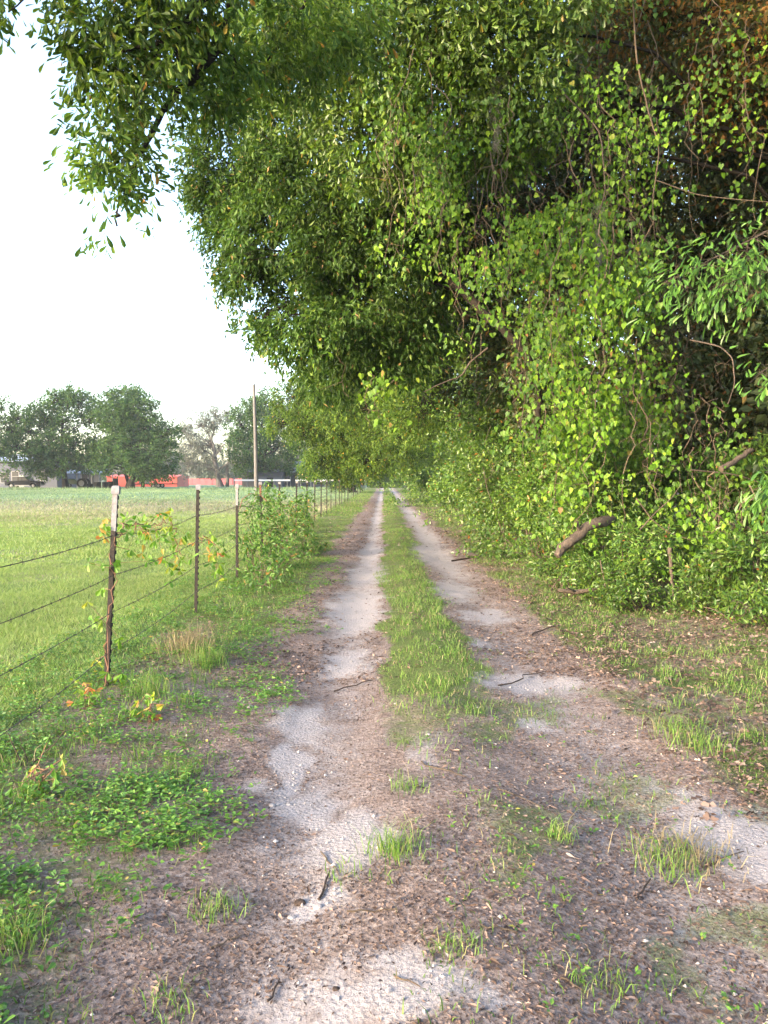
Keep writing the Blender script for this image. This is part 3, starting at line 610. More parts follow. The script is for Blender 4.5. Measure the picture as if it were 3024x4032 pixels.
VC = [  # group, label, list of (x, y, d, length, leaves)
    ('vines over the top of the hedge', 'bright heart-leaved vine hanging from the high canopy, above the crooked limb',
     [(372 + 9 * (i % 30) + (i * 37 % 23), 15 + (i * 53 % 130) + 2 * (i % 30), 10.4 - .05 * (i * 7 % 22), 1.0 + (i * 29 % 10) * .08, 170) for i in range(36)]),
    ('vines in the middle of the hedge', 'bright heart-leaved vine trailing down the middle of the hedge, right of the water oak',
     [(405 + 8 * (i % 30) + (i * 41 % 31), 90 + (i * 47 % 150) + 3 * (i % 30), 10.7 - .05 * (i * 11 % 24), .8 + (i * 31 % 10) * .08, 170) for i in range(40)]),
    ('vines in the bright column', 'bright yellow-green vine in the tall leaf column beside the dark hollow',
     [(530 + (i * 43 % 118) + (i % 5) * 3, 170 + (i * 61 % 245), 10.1 - .15 * (i * 7 % 10), .7 + (i * 37 % 10) * .11, 120 + (i * 53 % 150)) for i in range(42)]),
    ('vines at the right edge', 'heart-leaved vine trailing down over the undergrowth at the right edge of the picture',
     [(716 + (i * 29 % 60), 470 + (i * 37 % 80), 8.0 - .05 * i, .7 + (i * 7 % 5) * .08, 75) for i in range(8)]),
    ('vines against the dark hollow', 'sparse green vine hanging against the dark hollow on the right',
     [(650 + (i * 37 % 110), 395 + (i * 53 % 70), 9.3, .6 + (i * 7 % 5) * .1, 30) for i in range(9)]),
    ('vines among the dark trunks', 'thin vine hanging in front of the dark trunks in the upper right',
     [(560 + (i * 47 % 190), -30 + (i * 59 % 150), 9.8, 1.0 + (i * 7 % 5) * .2, 70) for i in range(20)])]
sd_ = 300
for grp, lab, items in VC:
    for (x, y, d, ln, n) in items:
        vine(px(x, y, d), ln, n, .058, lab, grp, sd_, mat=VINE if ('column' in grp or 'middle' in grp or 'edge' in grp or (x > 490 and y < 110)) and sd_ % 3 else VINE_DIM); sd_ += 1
for i, (x, y, d, lab) in enumerate([(372, 372, 12.4, 'small bright vine tip dangling from the bottom of the water oak over the lane'), (338, 350, 12.6, 'small bright vine tip dangling at the left of the water oak bottom'), (395, 380, 12.2, 'short vine tip under the water oak, nearest the hedge')]):
    vine(px(x, y, d), .75, 55, .085, lab, None, 400 + i)

# leafy spray of a young tree reaching in from the right edge
def spray(pts, n, L, W, lab, seed, spread=.16, mat=SHRUB):
    P = np.array([px(*q) for q in pts]); root = thing('leafy_branch', P[0], lab, 'branch'); r = np.random.default_rng(seed); g = Geo()
    g.tube(P, np.linspace(.012, .004, len(P)), 5); k = np.repeat(np.arange(len(P) - 1), n // (len(P) - 1)); f = r.random(len(k))[:, None]
    q = P[k] * (1 - f) + P[k + 1] * f; e = q + r.normal(size=(len(k), 3)) * spread + np.array([-.04, -.04, -.10]); g.sticks(q, e, .003, .0015); g.build('stem', BARK, root, loc=P[0])
    m = 5; pos = np.repeat(e, m, 0) + r.normal(size=(len(e) * m, 3)) * .05; ax = unit(unit(np.repeat(e - q, m, 0)) * .5 + r.normal(size=pos.shape) * .35 + np.array([-.35, -.3, -.75])); nr = unit(np.array([-.5, -.4, .8]) + r.normal(size=pos.shape) * .35)
    lg = Geo(); lg.leaf(pos, ax, nr, L * (.7 + .5 * r.random(len(pos))), W * (.7 + .5 * r.random(len(pos))), OAKT, r.random(len(pos)), .4 + .6 * r.random(len(pos))); lg.build('leaves', mat, root, loc=P[0])
LEAFY = leafmat('spray_leaves', [(0, (.05, .12, .022)), (.5, (.075, .17, .028)), (1, (.12, .23, .035))], trans=.4, rough=.35, spec=.5)
spray([(800, 215, 7.4), (740, 245, 7.4), (700, 265, 7.3), (660, 285, 7.3)], 75, .13, .04, 'leafy spray with long drooping leaves reaching in from the right edge', 501, .17, LEAFY)
spray([(800, 255, 7.2), (750, 275, 7.2), (710, 290, 7.2)], 60, .12, .04, 'lower leafy spray with drooping leaves at the right edge', 502, .16, LEAFY)
spray([(800, 345, 6.6), (780, 360, 6.6), (758, 374, 6.6)], 22, .11, .035, 'small leafy tip poking in at the right edge beside the dark hollow', 503, .08, LEAFY)
spray([(800, 470, 6.4), (776, 480, 6.4), (756, 494, 6.4)], 24, .12, .04, 'light green leafy tip poking in low at the right edge', 504, .1, LEAFY)

# tangles of dead twigs and moss among the vines
for i, (x, y, d, r_, lab) in enumerate([(560, 130, 10.6, .55, 'tangle of brown dead twigs in the upper hedge'), (600, 60, 10.6, .6, 'tangle of dead twigs at the top of the picture'), (620, 210, 10.2, .6, 'grey tangle of dead vines left of the dark trunks'),
                                        (655, 300, 9.9, .5, 'tangle of dry stems right of the bright vine column'), (690, 400, 9.7, .6, 'web of dry twigs at the back of the dark hollow'), (500, 190, 11.4, .5, 'dry twigs showing through the vines in the middle hedge'), (720, 520, 8.9, .4, 'bare twigs in front of the low dark hollow'), (540, 400, 11.6, .6, 'dry twigs hanging below the crooked limb')]):
    c = px(x, y, d); r = np.random.default_rng(520 + i); g = Geo()
    for k in range(60):
        a = c + r.normal(size=3) * r_ * .6; b = a + r.normal(size=3) * np.array([.25, .25, .55]) * r_ * 1.2
        g.tube(limb_path(a, b, 0, 5, .6, r), np.linspace(.005, .002, 5), 3, cap=False)
    tag(g.build('twig_tangle', [TWIG, DARKTWIG][i % 2]), lab, 'twigs', 'tangles of dead twigs in the hedge')
for i, (x, y, d, lab) in enumerate([(497, 75, 9.8, 'grey strand of hanging moss from the top branch'), (600, 205, 9.6, 'grey strand of hanging moss left of the dark trunks')]):
    c = px(x, y, d); r = np.random.default_rng(560 + i); g = Geo(); n = 500
    u = r.random(n); a = c + np.stack([r.normal(size=n) * .05 * (1 - .5 * u), r.normal(size=n) * .05, -u * .9], -1); g.sticks(a, a + r.normal(size=(n, 3)) * .03 + np.array([0, 0, -.07]), .0016, .001)
    tag(g.build('hanging_moss', plain('moss_grey', (.17, .16, .13), .95)), lab, 'moss')

# ------------------------------------------------------------------ wire fence
STEEL = plain('rusty_steel', (.036, .030, .028), .8, .1, .5, 30, .3, .2); WHITE = plain('white_paint', (.21, .20, .215), .75, 0, .25, 55, .2, .2)
WIRE = plain('barbed_wire_steel', (.075, .062, .055), .6, .5, .3, 60); RUSTRED = plain('worn_rust', (.17, .085, .055), .8, .1, .4, 40)
POST_X = [-1.85, -1.92, -2.03, -2.157, -2.25, -2.32, -2.33, -2.345, -2.36, -2.39, -2.39]
posts = []
for k in range(33):
    y = 2.3 + 3 * k; x = POST_X[k] if k < len(POST_X) else -2.40 + .03 * math.sin(k * 2.1)
    posts.append((x, y))
def tpost(grow_=0.0, z0=-.25, z1=1.38):
    g = Geo(); w_ = .019 + grow_; t = .0035 + grow_
    g.box(-w_, w_, -t, t, z0, z1); g.box(-t, t, -.030 - grow_, -t + .0005, z0 + .001, z1 - .001)
    return g
ph = random.Random(3)
POSTLAB = {0: 'steel fence post just outside the left of the picture', 1: 'nearest steel post with a white cap, white band and creeper, leaning right', 2: 'second nearest dark steel post with a white cap, bare of leaves', 3: 'third steel post with a white cap and band, beside the leafy clump',
           4: 'white-capped steel post wrapped by the left side of the leafy clump', 5: 'white-capped steel post in the middle of the leafy clump', 6: 'white-capped steel post in the right side of the leafy clump', 7: 'white-capped steel post at the right end of the leafy clump'}
def post_proto(kind):
    """kind: cap / none, with painted band or not"""
    r = thing('fence_post', (0, 0, 0), '', 'fence post', 'steel posts of the wire fence')
    g = tpost()
    for i in range(20): g.box(-.006, .006, .0034, .013, .10 + i * .063, .125 + i * .063)
    if kind == 'far': g.build('post_shaft', STEEL, r); return r
    g.build('post_shaft', STEEL, r)
    if kind == 'band': tpost(.0012, 1.08, 1.3785).build('painted_band', WHITE, r)
    if kind == 'rust': tpost(.0012, 1.14, 1.3785).build('rusty_band', RUSTRED, r)
    g = Geo(); V = []
    for z, s_ in ((1.335, 1.0), (1.372, 1.0), (1.386, .92), (1.392, .7)):
        V += [(-.027 * s_, -.036 * s_, z), (.027 * s_, -.036 * s_, z), (.027 * s_, .016 * s_, z), (-.027 * s_, .016 * s_, z)]
    Fc = [[3, 2, 1, 0], [12, 13, 14, 15]] + [[4 * a + b, 4 * a + (b + 1) % 4, 4 * a + 4 + (b + 1) % 4, 4 * a + 4 + b] for a in range(3) for b in range(4)]
    g.add(V, Fc); g.build('post_cap', WHITE, r)
    return r
protos = {}
for k, (x, y) in enumerate(posts):
    kind = 'band' if k in (1, 3) else 'rust' if k == 4 else 'cap' if (k <= 10 or k in (13,)) else 'far'
    lab = POSTLAB.get(k) or ('white-capped bare steel post past the leafy clump, with clear wire beside it' if kind == 'cap' else 'bare steel post without a cap in the far run of the wire fence')
    if kind not in protos: protos[kind] = post_proto(kind); o = protos[kind]; o['label'] = lab
    else: o = copy_thing(protos[kind], (0, 0, 0), 0, lab)
    o.location = (x, y, float(gz(x, y)))
    lean = 3.6 if k == 1 else 1.6 if k == 2 else ph.uniform(-1.6, 1.8)
    o.rotation_euler = (Matrix.Rotation(R(lean), 3, 'Y') @ Matrix.Rotation(R(-80 + ph.uniform(-8, 8)), 3, 'Z')).to_euler()
    if k == 11: o.scale = (1, 1, .8)
def strand(z, lab, seed):
    r = np.random.default_rng(seed); g = Geo(); pts = []
    for k in range(len(posts) - 1):
        (xa, ya), (xb, yb) = posts[k], posts[k + 1]; la = .063 * (z - .3) if k == 1 else 0; lb_ = .063 * (z - .3) if k + 1 == 1 else 0
        m = 10 if k < 6 else 3
        sag = .02 + .03 * r.random()
        za = z + .0; zz = float(gz(xa, ya)) * .5
        for j in range(m):
            t = j / m; pts.append((xa + la + (xb + lb_ - xa - la) * t + .02, ya + (yb - ya) * t, z + zz - sag * 4 * t * (1 - t)))
    pts.append((posts[-1][0] + .02, posts[-1][1], z)); P = np.array(pts)
    tw_ = np.where(P[:, 1] < 20, .0028, .0042); g.tube(P, tw_, 4)
    # barbs: short crossed points every 12 cm on the near spans
    sl_ = np.concatenate([[0], np.cumsum(np.linalg.norm(np.diff(P, axis=0), axis=1))]); s = np.arange(.05, 30, .12)
    C = np.stack([np.interp(s, sl_, P[:, q]) for q in range(3)], -1); n = len(C)
    for q in range(2):
        d = unit(r.normal(size=(n, 3)) * np.array([1, .4, 1])); g.sticks(C - d * .016, C + d * .016, .0016, .001)
    d = np.array([0, 1., 0]); g.sticks(C - d * .009, C + d * .009, .0045, .0045)
    tag(g.build('barbed_wire', WIRE), lab, 'barbed wire', 'strands of the wire fence')
for z, lab, sd_ in ((1.06, 'topmost strand of barbed wire on the steel posts', 1), (.78, 'second strand of barbed wire from the top', 2), (.52, 'third strand of barbed wire from the top', 3), (.25, 'lowest strand of barbed wire, close to the grass', 4)):
    strand(z, lab, sd_)

# creepers and weeds on the fence
def creeper(path, n, Lf, lab, seed, spread=.09, mat=CREEPER, warm=.0, name='creeper', tm=OAKT):
    r = np.random.default_rng(seed); P = np.asarray(path, float); root = thing(name, P[0], lab, 'creeper'); g = Geo()
    m = len(P) * 5; t = np.linspace(0, len(P) - 1, m); Q = np.stack([np.interp(t, np.arange(len(P)), P[:, q]) for q in range(3)], -1); Q[1:-1] += r.normal(size=(m - 2, 3)) * .015
    g.tube(Q, np.linspace(.005, .003, m), 5)
    i = r.integers(0, m, n); e = Q[i] + r.normal(size=(n, 3)) * spread + np.array([0, 0, -.03]); g.sticks(Q[i], e, .002, .0012); g.build('stem', RUSTRED, root, loc=P[0])
    q = 4; pos = np.repeat(e, q, 0); ax = unit(r.normal(size=(n * q, 3)) * .7 + np.array([0, 0, -.6])); nr = unit(r.normal(size=(n * q, 3)) * .7 + np.array([.1, -.5, .6]))
    lg = Geo(); lg.leaf(pos, ax, nr, Lf * (.6 + .7 * r.random(n * q)), Lf * .62 * (.6 + .6 * r.random(n * q)), tm, np.clip(np.repeat(r.random(n), q) * .85 + .15 * r.random(n * q) + warm, 0, 1), .3 + .7 * r.random(n * q)); lg.build('leaves', mat, root, loc=P[0])
x1, y1 = posts[1]; x2, y2 = posts[2]
creeper([(x1 - .02, y1 - .02, .0), (x1 + .0, y1 - .03, .3), (x1 + .05, y1 - .03, .6), (x1 + .05, y1 - .03, .85), (x1 + .07, y1 - .02, 1.05)], 20, .068, 'young creeper with orange tips climbing the nearest steel post', 601, .10)
creeper([(x1 + .07, y1, 1.05), (x1 + .04, y1 + .35, 1.13), (x1 + .0, y1 + .8, 1.08), (x1 - .02, y1 + 1.25, 1.06), (x1 - .06, y1 + 1.9, 1.10)], 38, .066, 'yellow and orange creeper along the top wire between the two nearest posts', 602, .09, warm=.03)
creeper([(x1 - .05, y1 + 1.85, 1.08), (x1 - .06, y1 + 2.0, .9), (x1 - .06, y1 + 2.1, .7), (x1 - .06, y1 + 2.1, .55)], 20, .07, 'green creeper hanging from the top wire left of the second post', 603, .08)
creeper([(x2 + .0, y2, .75), (x2 + .04, y2 + .2, .82), (x2 + .08, y2 + .5, .7)], 9, .08, 'small creeper with an orange tip on the second post', 604, .07, warm=.15)
creeper([(x2 + .1, y2 + .2, .62), (x2 + .15, y2 + .4, .45), (x2 + .2, y2 + .45, .3)], 8, .09, 'dark green creeper dangling right of the second post', 605, .06)
CR = leafmat('bramble_leaves', [(0, (.04, .105, .024)), (.55, (.075, .165, .03)), (.96, (.12, .22, .04)), (.975, (.28, .20, .05)), (1, (.34, .16, .06))], trans=.4, rough=.45)
for i, (k0, dx, dy, z0, z1, rr2, n, lab) in enumerate([
    (3, .1, .5, .25, 1.2, .45, 210, 'bramble bush around the wire just past the third post'), (4, .05, 0., .2, 1.35, .55, 330, 'tall leafy bramble clump swallowing the fence posts, its highest part'), (4, .1, 1.7, .2, 1.2, .6, 330, 'leafy bramble clump on the wire behind the highest part'),
    (5, .1, .7, .2, .95, .5, 260, 'leafy bramble clump around the middle white caps'), (6, .1, .3, .15, 1.05, .5, 260, 'leafy bramble clump at the far end of the overgrown wire'), (7, .05, 0, .1, .9, .5, 170, 'thin bramble on the wire beyond the leafy clump'),
    (3, .55, 1.0, .05, .45, .40, 190, 'low dark bush on the verge at the foot of the bramble clump'), (4, .7, .6, .05, .55, .50, 240, 'low rounded bush between the fence and the left wheel track'), (2, .5, 2.2, .03, .32, .35, 150, 'low weedy bush on the verge past the second post')]):
    x, y = posts[k0]; c = np.array([x + dx, y + dy, 0.]); rr_ = np.random.default_rng(620 + i); base = np.array([c[0], c[1], float(gz(c[0], c[1]))])
    root = thing('bramble', base, lab, 'bramble', None)
    lb = [(np.array([c[0] + rr_.normal() * .12, c[1] + rr_.normal() * .45, z0 + (z1 - z0) * (j + .5) / 5]), np.array([rr2 * .55, rr2 * 1.1, .26]) * (1.1 - .12 * j)) for j in range(5)]
    p, dr, k, C = clumps(lb, int(n * .46), .42, 2.6, .25, 620 + i); ok = p[:, 2] > gz(p[:, 0], p[:, 1]); p, dr = p[ok], dr[ok]
    tw = Geo(); cg = Geo(); foliage(cg, p, dr, 9, .13, .075, .042, OAKT if k0 < 5 else QUAD, 620 + i, .3, .6, None, tw)
    for j in range(14):
        e = p[rr_.integers(len(p))]; tw.tube(limb_path(base + np.array([rr_.normal() * .12, rr_.normal() * .3, -.02]), e, .2, 6, .3, rr_), np.linspace(.006, .0025, 6), 4, cap=False)
    tw.build('stems', TWIG, root, loc=base); cg.build('foliage', CR, root, loc=base)
# arched rusty bramble cane on the third post
x3, y3 = posts[3]
g = Geo(); g.tube([(x3 + .03, y3, 1.0), (x3 + .08, y3, 1.16), (x3 + .2, y3 + .05, 1.24), (x3 + .34, y3 + .1, 1.2), (x3 + .42, y3 + .1, 1.12)], [.006] * 5, 5); tag(g.build('bramble_cane', RUSTRED, smooth=True), 'arched reddish cane springing from the third post', 'cane')

# ------------------------------------------------------------------ grass, weeds, dead leaves (things nobody could count)
def blades(g, X, Y, H, W, r, lean=.35, seg=2, cl=None, base=None):
    n = len(X); Z = gz(X, Y) - .004 if base is None else base
    a = r.random(n) * 6.283; side = np.stack([np.cos(a), np.sin(a), 0 * a], -1); b = r.random(n) * 6.283
    ln = np.stack([np.cos(b), np.sin(b), 0 * b], -1) * (lean * (.3 + r.random(n)))[:, None] * H[:, None]
    P = np.stack([X, Y, Z], -1); up = np.array([0, 0, 1.])
    W = W[:, None]; H = H[:, None]
    if seg == 2:
        V = np.stack([P - side * W, P + side * W, P + ln * .3 + up * H * .6 + side * W * .8, P + ln * .3 + up * H * .6 - side * W * .8, P + ln + up * H * (1 - .18 * lean)], 1)
        i = np.arange(n)[:, None] * 5
        rn = r.random(n); c = np.clip(n2(X, Y, .9, 2, 5.) * 1.1, 0, 1) if cl is None else cl
        s0 = g.n; g.V.append(V.reshape(-1, 3)); g.n += n * 5
        g.F += [i + np.array([[0, 1, 2, 3]]) + s0, i + np.array([[3, 2, 4]]) + s0]; g.a += [rn, rn]; g.b += [c, c]
    else:
        V = np.stack([P - side * W, P + side * W, P + ln + up * H], 1); i = np.arange(n)[:, None] * 3
        rn = r.random(n); c = np.clip(n2(X, Y, .9, 2, 5.) * .5 + (n2(X, Y * .6, .22, 2, 15.) - .5) * 1.6 + .35, 0, 1)
        g.add(V.reshape(-1, 3), i + np.array([[0, 1, 2]]), rn, c)
r = np.random.default_rng(77)
def scatter(n, x0, x1, y0, y1, dens, pw=1.0):
    """n candidate points, thinned by dens(x, y); pw > 1 crowds them toward the camera"""
    u = r.random(n); Y = y0 * (y1 / y0) ** u if pw == 'log' else y0 + (y1 - y0) * u ** pw
    X = x0 + (x1 - x0) * r.random(n); keep = r.random(n) < dens(X, Y); return X[keep], Y[keep]
# tufted grass on the verges and the crown of the lane
def vd(X, Y): return np.where(X > -2.7, greenmask(X, Y) * (.12 + .88 * sstep(.40, .58, n2(X, Y, 3.2, 3, 40.))) * (1 - sstep(3.0, 4.6, X)), 0)
g = Geo()
X, Y = scatter(95000, -2.7, 4.2, 1.7, 8.5, vd, 'log'); H = (.018 + .038 * r.random(len(X)) ** 2) * (1 + .5 * n2(X, Y, .7, 1, 2.)); blades(g, X, Y, H, .0013 + .0016 * r.random(len(X)), r, .8)
X, Y = scatter(120000, -2.7, 4.4, 8.5, 30, vd, 'log'); H = .022 + .038 * r.random(len(X)); blades(g, X, Y, H, .0025 + .003 * r.random(len(X)), r, .7, 1)
X, Y = scatter(45000, -2.7, 4.4, 30, 100, vd, 'log'); H = .04 + .05 * r.random(len(X)); blades(g, X, Y, H, .010 + .008 * r.random(len(X)), r, .6, 1)
# taller clumps along the crown
for k in range(150):
    y = 4.6 * (22 / 4.6) ** r.random(); x = .08 + .58 * r.random(); n = 20
    X = x + r.normal(size=n) * .035; Y = y + r.normal(size=n) * .04; blades(g, X, Y, .04 + .065 * r.random(n), np.full(n, .0020), r, .7, 2, np.full(n, .5 + .5 * r.random()))
for k in range(210):
    y = 4.2 * (28 / 4.2) ** r.random(); x = 1.7 + 1.2 * r.random(); n = 18
    X = x + r.normal(size=n) * .04; Y = y + r.normal(size=n) * .04; blades(g, X, Y, .04 + .06 * r.random(n), np.full(n, .0022), r, .7, 2, np.full(n, .4 + .6 * r.random()))
for k in range(110):
    y = 3.2 * (24 / 3.2) ** r.random(); x = -2.3 + 1.1 * r.random(); n = 20
    X = x + r.normal(size=n) * .05; Y = y + r.normal(size=n) * .05; blades(g, X, Y, .05 + .08 * r.random(n), np.full(n, .0023), r, .7, 2, np.full(n, .3 + .7 * r.random()))
tag(g.build('verge_grass', GRASS), 'patchy green grass on the verges and the crown of the lane', 'grass', kind='stuff')
# pasture
g = Geo(); fd = lambda X, Y: (X > -.56 * Y - .6) * (X < -2.2) * (1 - sstep(22, 44, Y)) * (.35 + .65 * sstep(.3, .6, n2(X, Y, .8, 3, 50.)))
X, Y = scatter(420000, -8, -2.2, 3.2, 14, fd, 'log'); blades(g, X, Y, .022 + .034 * r.random(len(X)), .0016 + .002 * r.random(len(X)), r, 1.0, 1)
X, Y = scatter(330000, -24, -2.4, 14, 45, fd, 'log'); blades(g, X, Y, .03 + .04 * r.random(len(X)), .006 + .006 * r.random(len(X)), r, .9, 1)
for k in range(220):
    y = 4 * (40 / 4) ** r.random(); x = -2.4 - (.5 * y - 1.6) * r.random(); n = 16
    X = x + r.normal(size=n) * .07; Y = y + r.normal(size=n) * .07; blades(g, X, Y, .04 + .06 * r.random(n), np.full(n, .0025 + y * .00012), r, .8, 1)
tag(g.build('pasture_grass', FIELD), 'short green pasture grass beyond the wire fence', 'grass', kind='stuff')
g = Geo(); X, Y = scatter(110000, -58, -2.6, 20, 62, lambda X, Y: (X > -.56 * Y - 1) * sstep(20, 30, Y) * (1 - sstep(44, 60, Y)) * sstep(.38, .56, n2(X, Y * .35, .14, 3, 55.)), 'log'); blades(g, X, Y, .05 + .08 * r.random(len(X)), .008 + .010 * r.random(len(X)), r, .7, 1)
tag(g.build('seeding_grass', SEEDS), 'mauve band of seeding grass across the middle of the pasture', 'grass', kind='stuff')
g = Geo(); X, Y = scatter(150000, -75, -2.6, 36, 120, lambda X, Y: (X > -.56 * Y - 1) * sstep(36, 55, Y) * (.4 + .6 * sstep(.35, .6, n2(X, Y * .3, .1, 3, 57.))), 'log'); blades(g, X, Y, .04 + .10 * r.random(len(X)), .02 + .03 * r.random(len(X)), r, .7, 1)
for k in range(90):
    y = 104 + 16 * r.random(); x = -66 + 58 * r.random(); n = 30; X = x + r.normal(size=n) * .7; Y = y + r.normal(size=n) * .4; blades(g, X, Y, .15 + .35 * r.random(n), np.full(n, .05), r, .6, 1)
tag(g.build('far_pasture_grass', FARGRASS), 'bluish green far part of the pasture before the farmyard', 'grass', kind='stuff')
# low broad-leaved weeds on the left verge
g = Geo()
def wd(X, Y):
    e = -.58 - .012 * Y - .30 * sstep(2.7, 2.0, Y)
    return sstep(e + .12, e - .35, X + (n2(X, Y, 1.5, 2, 61.) - .5) * .7) * (.30 + .25 * sstep(.40, .56, n2(X, Y, 2.6, 3, 66.))) * (.15 + .85 * sstep(.42, .58, n2(X, Y, 6., 2, 67.)))
X, Y = scatter(46000, -2.9, -.4, 1.7, 14, wd, 'log'); P = np.stack([X, Y, gz(X, Y) + .012], -1); n = len(P); m = 6; i = np.repeat(np.arange(n), m); a = r.random(n * m) * 6.283
hh = (.012 + .10 * r.random(n) ** 2.2)[i] * r.random(n * m); d = np.stack([np.cos(a), np.sin(a), .35 * r.random(n * m)], -1)
g.leaf(P[i] + np.stack([0 * hh, 0 * hh, hh], -1) + d * .008, d, np.array([0, 0, 1.]) + r.normal(size=(n * m, 3)) * .35, (.012 + .026 * r.random(n) ** 1.5)[i], (.010 + .016 * r.random(n))[i], OAKT, r.random(n * m), np.clip(n2(X, Y, 1.2, 2, 5.) * 1.2, 0, 1)[i])
tag(g.build('ground_weeds', WEED), 'low broad-leaved weeds covering the left verge', 'weeds', kind='stuff')
# sprinkled seedlings and clover on the right and centre
g = Geo(); X, Y = scatter(2600, -.3, 4, 1.8, 14, lambda X, Y: (1 - sandmask(X, Y)) * sstep(.45, .62, n2(X, Y, 1.9, 3, 71.)) * sstep(.15, .5, X) * .8, 'log')
P = np.stack([X, Y, gz(X, Y) + .008], -1); n = len(P); m = 5; i = np.repeat(np.arange(n), m); a = r.random(n * m) * 6.283; d = np.stack([np.cos(a), np.sin(a), .5 * r.random(n * m)], -1)
g.leaf(P[i] + d * .005 + np.array([0, 0, .02]) * r.random((n * m, 1)), d, np.array([0, 0, 1.]) + r.normal(size=(n * m, 3)) * .4, .010 + .016 * r.random(n * m), .007 + .008 * r.random(n * m), QUAD, r.random(n * m), .5)
tag(g.build('seedlings', WEED), 'scattered green seedlings among the dead leaves on the lane', 'weeds', kind='stuff')
# dead leaves, chips and crumbs
g = Geo()
def ld(X, Y): return (1 - .93 * sstep(.25, .6, sandmask(X, Y))) * np.clip(1 - .75 * greenmask(X, Y) * (X < 1.5), 0, 1) * sstep(-3.2, -2.0, X) * (.3 + .7 * sstep(.35, .55, n2(X, Y, 1.4, 3, 81.)))
def litter(X, Y, L0, L1, tm, tilt=.35, lift=.004):
    n = len(X); a = r.random(n) * 6.283; L_ = L0 + (L1 - L0) * r.random(n) ** 2
    ax = np.stack([np.cos(a), np.sin(a), r.normal(size=n) * .22], -1); nr = np.array([0, 0, 1.]) + r.normal(size=(n, 3)) * tilt
    g.leaf(np.stack([X, Y, gz(X, Y) + lift + L_ * .12], -1), ax, nr, L_, L_ * (.28 + .3 * r.random(n)), tm, r.random(n) ** 1.15, np.clip(n2(X, Y, 2.5, 2, 8.) * 1.1, 0, 1))
X, Y = scatter(170000, -1.9, 2.8, 1.75, 6.5, ld, 'log'); litter(X, Y, .005, .021, QUAD, .6)
X, Y = scatter(11000, -1.9, 3.4, 1.75, 9, lambda X, Y: ld(X, Y) * (.2 + .8 * (X > .15)), 'log'); litter(X, Y, .014, .045, OAKT, .5)
X, Y = scatter(90000, -2.0, 4.6, 5.5, 16, ld, 'log'); litter(X, Y, .012, .045, QUAD, .5)
X, Y = scatter(26000, -2.0, 4.8, 16, 60, ld, 'log'); litter(X, Y, .04, .10, QUAD)
X, Y = scatter(26000, 1.2, 4.8, 3.2, 22, lambda X, Y: sstep(1.2, 1.8, X) * (1 - .45 * greenmask(X, Y)), 'log'); litter(X, Y, .03, .075, RAG, .5)
tag(g.build('dead_leaves', LITTER), 'brown and tan dead leaves and bark chips strewn over the lane', 'leaf litter', kind='stuff')
# crumbs of limestone and grit on the sandy patches
g = Geo(); SAND = plain('limestone_grit', (.30, .265, .25), .9, 0, .4, 40)
X, Y = scatter(16000, -1.3, 1.9, 1.75, 7, lambda X, Y: .04 + .96 * sandmask(X, Y) ** 2, 'log'); n = len(X); sz = .0015 + .009 * r.random(n) ** 7
oc = np.array([[1, 0, 0], [-1, 0, 0], [0, 1, 0], [0, -1, 0], [0, 0, .8], [0, 0, -.6]]); of = np.array([[0, 2, 4], [2, 1, 4], [1, 3, 4], [3, 0, 4], [2, 0, 5], [1, 2, 5], [3, 1, 5], [0, 3, 5]])
V = np.stack([X, Y, gz(X, Y) + sz * .45 + .003], -1)[:, None] + oc[None] * sz[:, None, None] * (.6 + .8 * r.random((n, 6, 1))) ; c, s_ = np.cos(r.random(n) * 6.3), None
g.add(V.reshape(-1, 3), (np.arange(n)[:, None, None] * 6 + of[None]).reshape(-1, 3)); tag(g.build('grit', SAND), 'pale limestone grit lying on the sandy wheel tracks', 'gravel', kind='stuff')

# single tufts one can point to
def tuft(x, y, d, h, n, rad, lab, mat=GRASS, lean=.75, wd_=.0016, name='grass_tuft'):
    n = int(n * 1.7)
    c = px(x, y, d); c = np.array([c[0], d, float(gz(c[0], d))]); g = Geo(); X = c[0] + r.normal(size=n) * rad; Y = c[1] + r.normal(size=n) * rad
    hh = h * (.45 + .6 * r.random(n)); blades(g, X, Y, hh, wd_ * (.7 + .6 * r.random(n)), r, lean, 2, .5 + .5 * r.random(n))
    o = g.build(name, mat, loc=c); o.location = c; return tag(o, lab, 'grass tuft')
D = lambda y: CAM_H * F / (y - 479)
tuft(395, 862, D(868), .15, 90, .05, 'green grass tuft at the edge of the left sandy track, nearest the camera')
tuft(408, 790, D(800), .10, 45, .04, 'thin grass tuft in line between the near tuft and the grassy crown')
tuft(345, 878, D(885), .07, 26, .04, 'flat spreading grass tuft on the sand left of the near tuft')
tuft(182, 765, D(775), .10, 90, .07, 'bright grass tuft on the left verge among the weeds')
tuft(150, 690, D(700), .20, 170, .10, 'tall grass tuft at the foot of the nearest steel post')
tuft(188, 640, D(655), .30, 170, .10, 'tan dry grass clump at the foot of the second steel post', DRY, .8)
tuft(205, 655, D(668), .22, 120, .09, 'green grass clump in front of the dry clump by the second post')
tuft(690, 845, D(858), .12, 120, .09, 'pale bent grass tuft beside the right sandy track', DRY, .9)
tuft(668, 850, D(866), .13, 90, .08, 'green grass tuft beside the right sandy track, left of the pale one', GRASS, .9)
tuft(560, 838, D(850), .12, 40, .03, 'upright grass tuft alone on the leaf litter right of the lane centre')
tuft(455, 965, D(975), .06, 60, .04, 'small green tuft at the right rim of the nearest sand patch')
tuft(600, 990, D(1000), .07, 60, .06, 'low green tuft near the bottom right of the picture')
tuft(700, 745, D(752), .14, 120, .08, 'bright grass clump on the right verge')
tuft(672, 730, D(738), .15, 70, .08, 'bright grass clump on the right verge, left of the other')
tuft(215, 905, D(915), .08, 70, .05, 'grass tuft on the brown litter left of the sandy track')
